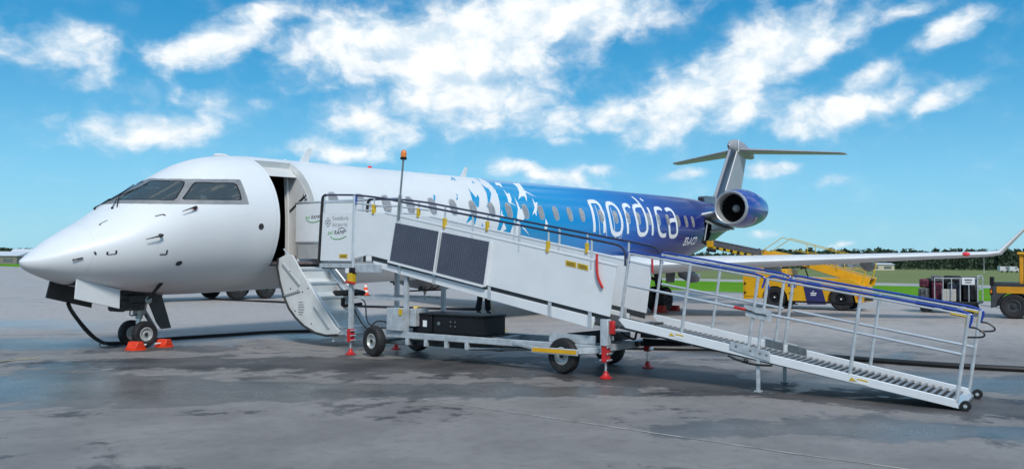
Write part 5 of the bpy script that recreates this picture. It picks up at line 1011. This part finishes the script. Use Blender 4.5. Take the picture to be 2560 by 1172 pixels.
# ------------------------------------------------------------------ ground crew member behind the ramp (only the feet show)
PO = (14.15,1.24,0); PE = thing('person', 'person in dark trousers and black shoes standing under the belly behind the ramp', 'person', PO, R_(150))
def skin_mesh(name, verts, edges, rad, mt, par, sub=2, root=0):
    me = bpy.data.meshes.new(name); me.from_pydata(verts, edges, []); o = bpy.data.objects.new(name, me); COL.objects.link(o); o.parent = par
    sm = o.modifiers.new('skin','SKIN'); sm.use_smooth_shade = True
    for i, r in enumerate(rad): me.skin_vertices[0].data[i].radius = (r if isinstance(r, tuple) else (r,r)); me.skin_vertices[0].data[i].use_root = (i == root)
    ss = o.modifiers.new('sub','SUBSURF'); ss.levels = sub; ss.render_levels = sub; me.materials.append(MATS[mt]); return o
mat('cloth_navy', (.012,.014,.026), .85, var=.2, scale=14); mat('skin_tone', (.52,.31,.22), .5, var=.08); mat('shoe_black', (.012,.012,.012), .35, var=.2); mat('vest_yellow', (.55,.62,.03), .7, var=.08); mat('hair_brown', (.05,.03,.02), .6, var=.2)
V = [(0,0,.92),(0,0,1.10),(0,0,1.32),(0,0,1.44),(0,0,1.50),(0,.01,1.62),(-.18,0,1.38),(-.24,.02,1.12),(-.25,.08,.88),(.18,0,1.38),(.24,.02,1.12),(.25,.08,.88),(-.10,0,.86),(-.13,.02,.48),(-.15,0,.10),(.10,0,.86),(.13,.06,.48),(.16,.02,.10)]
Eg = [(0,1),(1,2),(2,3),(3,4),(4,5),(2,6),(6,7),(7,8),(2,9),(9,10),(10,11),(0,12),(12,13),(13,14),(0,15),(15,16),(16,17)]
skin_mesh('body', V, Eg, [(.15,.11),(.14,.105),(.16,.11),(.06,.06),(.055,.055),(.085,.10),.06,.05,.035,.06,.05,.035,.10,.075,.06,.10,.075,.06], 'skin_tone', PE)
skin_mesh('trousers', [(0,0,.98),(-.10,0,.86),(-.13,.02,.48),(-.155,0,.22),(-.16,.0,.09),(.10,0,.86),(.13,.06,.48),(.16,.02,.22),(.165,.02,.09)], [(0,1),(1,2),(2,3),(3,4),(0,5),(5,6),(6,7),(7,8)], [(.17,.13),.115,.092,.098,.115,.115,.092,.098,.115], 'cloth_navy', PE)
skin_mesh('jacket', [(0,0,.95),(0,0,1.12),(0,0,1.34),(0,0,1.43),(-.18,0,1.38),(-.25,.02,1.12),(-.255,.08,.95),(.18,0,1.38),(.25,.02,1.12),(.255,.08,.95)], [(0,1),(1,2),(2,3),(2,4),(4,5),(5,6),(2,7),(7,8),(8,9)], [(.175,.135),(.16,.125),(.18,.13),(.07,.07),.08,.065,.05,.08,.065,.05], 'vest_yellow', PE)
q = MB(); q.ball((0,-.005,1.665), .1, 14, 10, (.9,1.05,1.0)); q.build('hair', 'hair_brown', PE)
q = MB(); q.ball((0,.095,1.62), .022, 8, 6, (.7,1,1.2)); q.ball((-.04,.088,1.645), .013); q.ball((.04,.088,1.645), .013); q.box((-.03,.085,1.57),(.03,.096,1.58)); q.build('face', 'skin_tone', PE)
for sx, dy in ((-.16,0),(.165,.02)):
    q = MB(); q.ball((sx,.06+dy,.045), .1, 14, 8, (.55,1.55,.44)); q.ball((sx,-.02+dy,.075), .07, 12, 8, (.75,1.0,.8)); q.build('shoe', 'shoe_black', PE)
for sx in (-1,1):
    q = MB(); q.ball((.25*sx,.09,.82), .045, 10, 8, (.5,.8,1.1))
    for k in range(4): q.tube([(.25*sx,.06+.022*k,.79),(.248*sx,.062+.022*k,.735+.006*abs(k-1.5)),(.24*sx,.058+.022*k,.70+.008*abs(k-1.5))], [.010,.009,.007], 6)
    q.tube([(.24*sx,.13,.82),(.225*sx,.15,.785),(.215*sx,.15,.76)], [.011,.010,.008], 6); q.build('hand', 'skin_tone', PE)

# ------------------------------------------------------------------ markings and joints on the apron
def line(name, pts, wd, z, mt):
    q = MB(); vs = []
    P2 = [Vector(p) for p in pts]
    for i, p in enumerate(P2):
        d = (P2[min(i+1,len(P2)-1)]-P2[max(i-1,0)]).normalized(); e = Vector((-d.y,d.x))*wd/2; vs += [(p.x+e.x,p.y+e.y,z),(p.x-e.x,p.y-e.y,z)]
    q.add(vs, [(2*i,2*i+1,2*i+3,2*i+2) for i in range(len(P2)-1)]); return struct(q.build(name, mt, smooth=0))
line('guide_line', [(-9,-.6),(-4,-.52),(-.5,-.49),(.1,-.47)], .12, .004, 'yellow_line')
line('guide_line', [(9.,-3.2),(16,2.2),(40,20)], .10, .004, 'yellow_line')
line('slab_joint', [(.62,-7.9),(.42,-10.6),(.3,-12.2),(.25,-14.4)], .022, .004, 'seam')
line('slab_joint', [(-12,14),(6,1.0),(20,-9.5)], .025, .005, 'seam_dark')
line('slab_joint', [(-3,30),(22,10),(45,-9)], .06, .006, 'seam')

# ------------------------------------------------------------------ far airfield
mat('leaf_dark', (.040,.066,.046), .85, spec=.1, var=.3, scale=.25, col2=(.075,.105,.065)); mat('roof_light', (.62,.66,.70), .5, var=.05); mat('wall_cream', (.55,.50,.38), .7, var=.08); mat('wall_grey', (.22,.23,.26), .7, var=.1); mat('roof_red', (.42,.08,.05), .7, var=.1); mat('roof_dark', (.06,.06,.065), .7, var=.1); mat('wall_brown', (.24,.21,.19), .7, var=.1); mat('bark', (.06,.045,.035), .9, var=.2)
rnd = random.Random(3)
def tree_into(q, x, y, h, wd, n):
    q.add([(x-.15,y,0),(x+.15,y,0),(x+.06,y,h*.8),(x-.06,y,h*.8)], [(0,1,2,3)])
    for k in range(n):
        t = rnd.random()**.8; z = h*(.08+.92*t); r = wd*(1-t**1.7)*(.35+.65*rnd.random())+.12; a = rnd.random()*6.283; cx, cy = x+r*math.cos(a), y+r*math.sin(a); s = wd*(.2+.28*rnd.random())
        p = [(cx+s*rnd.uniform(-1,1), cy+s*rnd.uniform(-1,1), z+s*rnd.uniform(-.9,.9)) for _ in range(3)]; q.add(p, [(0,1,2)])
CX, CY = -6.88, -14.25
def polar(px, d):
    a = yaw-math.atan((px-1280)/2149.9); return CX+d*math.cos(a), CY+d*math.sin(a)
fo = MB(); px = -420
while px < 3000:
    d = 470+rnd.uniform(-25,45); base = 7.5
    if px > 1850: base = 8.9
    if px < 300: base = 6.0
    h = base*rnd.uniform(.78,1.14); x, y = polar(px, d); tree_into(fo, x, y, h, h*rnd.uniform(.28,.42), 130); px += rnd.uniform(3.2,6.0)
px = -420
while px < 3000:      # second rank closes the wood
    x, y = polar(px, 540+rnd.uniform(-10,25)); h = (9.9 if px > 1850 else 6.8)*rnd.uniform(.85,1.08); tree_into(fo, x, y, h, h*.5, 90); px += rnd.uniform(5,9)
fw_ = fo.build('forest', 'leaf_dark', smooth=0); fw_['kind'] = 'stuff'; fw_['label'] = 'dark green wood closing the far side of the airfield'
def house(px, d, wd, dp, h, rh, wallm, roofm, label, rz=None, cat='building'):
    x, y = polar(px, d); t = thing('airfield_building', label, cat, (x,y,0), yaw-math.pi/2 if rz is None else rz)
    q = MB(); q.box((-wd/2,-dp/2,0),(wd/2,dp/2,h)); q.build('wall', wallm, t)
    q = MB(); e = .4; q.prism([(-wd/2-e,-dp/2-e,h),(-wd/2-e,dp/2+e,h),(-wd/2-e,0,h+rh)], (wd+2*e,0,0)); q.build('roof', roofm, t, smooth=0)
    n = max(2, int(wd/5))
    for k in range(n):
        u = -wd/2+(k+.5)*wd/n; q = MB(); q.box((u-wd/n*.28,-dp/2-.06,h*.25),(u+wd/n*.28,-dp/2-.005,h*.72)); q.build('window', 'glass_dark', t)
    return t
house(-10, 330, 22, 14, 2.6, 1.5, 'wall_brown', 'roof_light', 'long low hangar with a pale roof beyond the nose of the jet')
house(62, 350, 7, 9, 2.6, 2.6, 'roof_light', 'roof_light', 'small pale grey shed beside the long hangar beyond the nose')
house(2192, 360, 10, 8, 2.2, .6, 'wall_cream', 'roof_light', 'low cream building in front of the wood beyond the wing')
house(2100, 380, 15, 10, 3.2, 2.2, 'wall_grey', 'roof_dark', 'dark roofed grey building seen under the wing')
house(1945, 430, 7, 8, 4.6, 2.4, 'wall_cream', 'roof_red', 'distant house with a red roof above the wing')
for i, (px, lab) in enumerate(((2508,'distant white van in front of the wood, nearer the light mast'),(2532,'distant white van in front of the wood, nearer the tug'))):
    x, y = polar(px, 300); t = thing('parked_van', lab, 'van', (x,y,0), yaw-math.pi/2, 'vans by the wood')
    q = MB(); q.prism([(-1.4,-.8,.35),(1.4,-.8,.35),(1.4,-.8,1.0),(.9,-.8,1.75),(-1.4,-.8,1.8)], (0,1.6,0)); q.build('body', 'truck_white', t, bevel=.1)
    q = MB(); q.box((.2,-.82,1.1),(.9,-.805,1.6)); q.build('window', 'glass_dark', t)
    for wx in (-.8,.8):
        q = MB(); q.lathe([(0,.001),(0,.33),(.2,.33),(.2,.001)], (wx,-.8,.33), (0,1,0), 14); q.build('wheel', 'tyre', t)
x, y = polar(2460, 250); t = thing('light_mast', 'slim grey mast standing in the field before the wood', 'mast', (x,y,0)); q = MB(); q.tube([(0,0,0),(0,0,4.2)], [.07,.04], 8); q.build('pole', 'galv', t); q = MB(); q.box((-.25,-.15,4.2),(.25,.15,4.32)); q.build('lamp_head', 'galv', t)
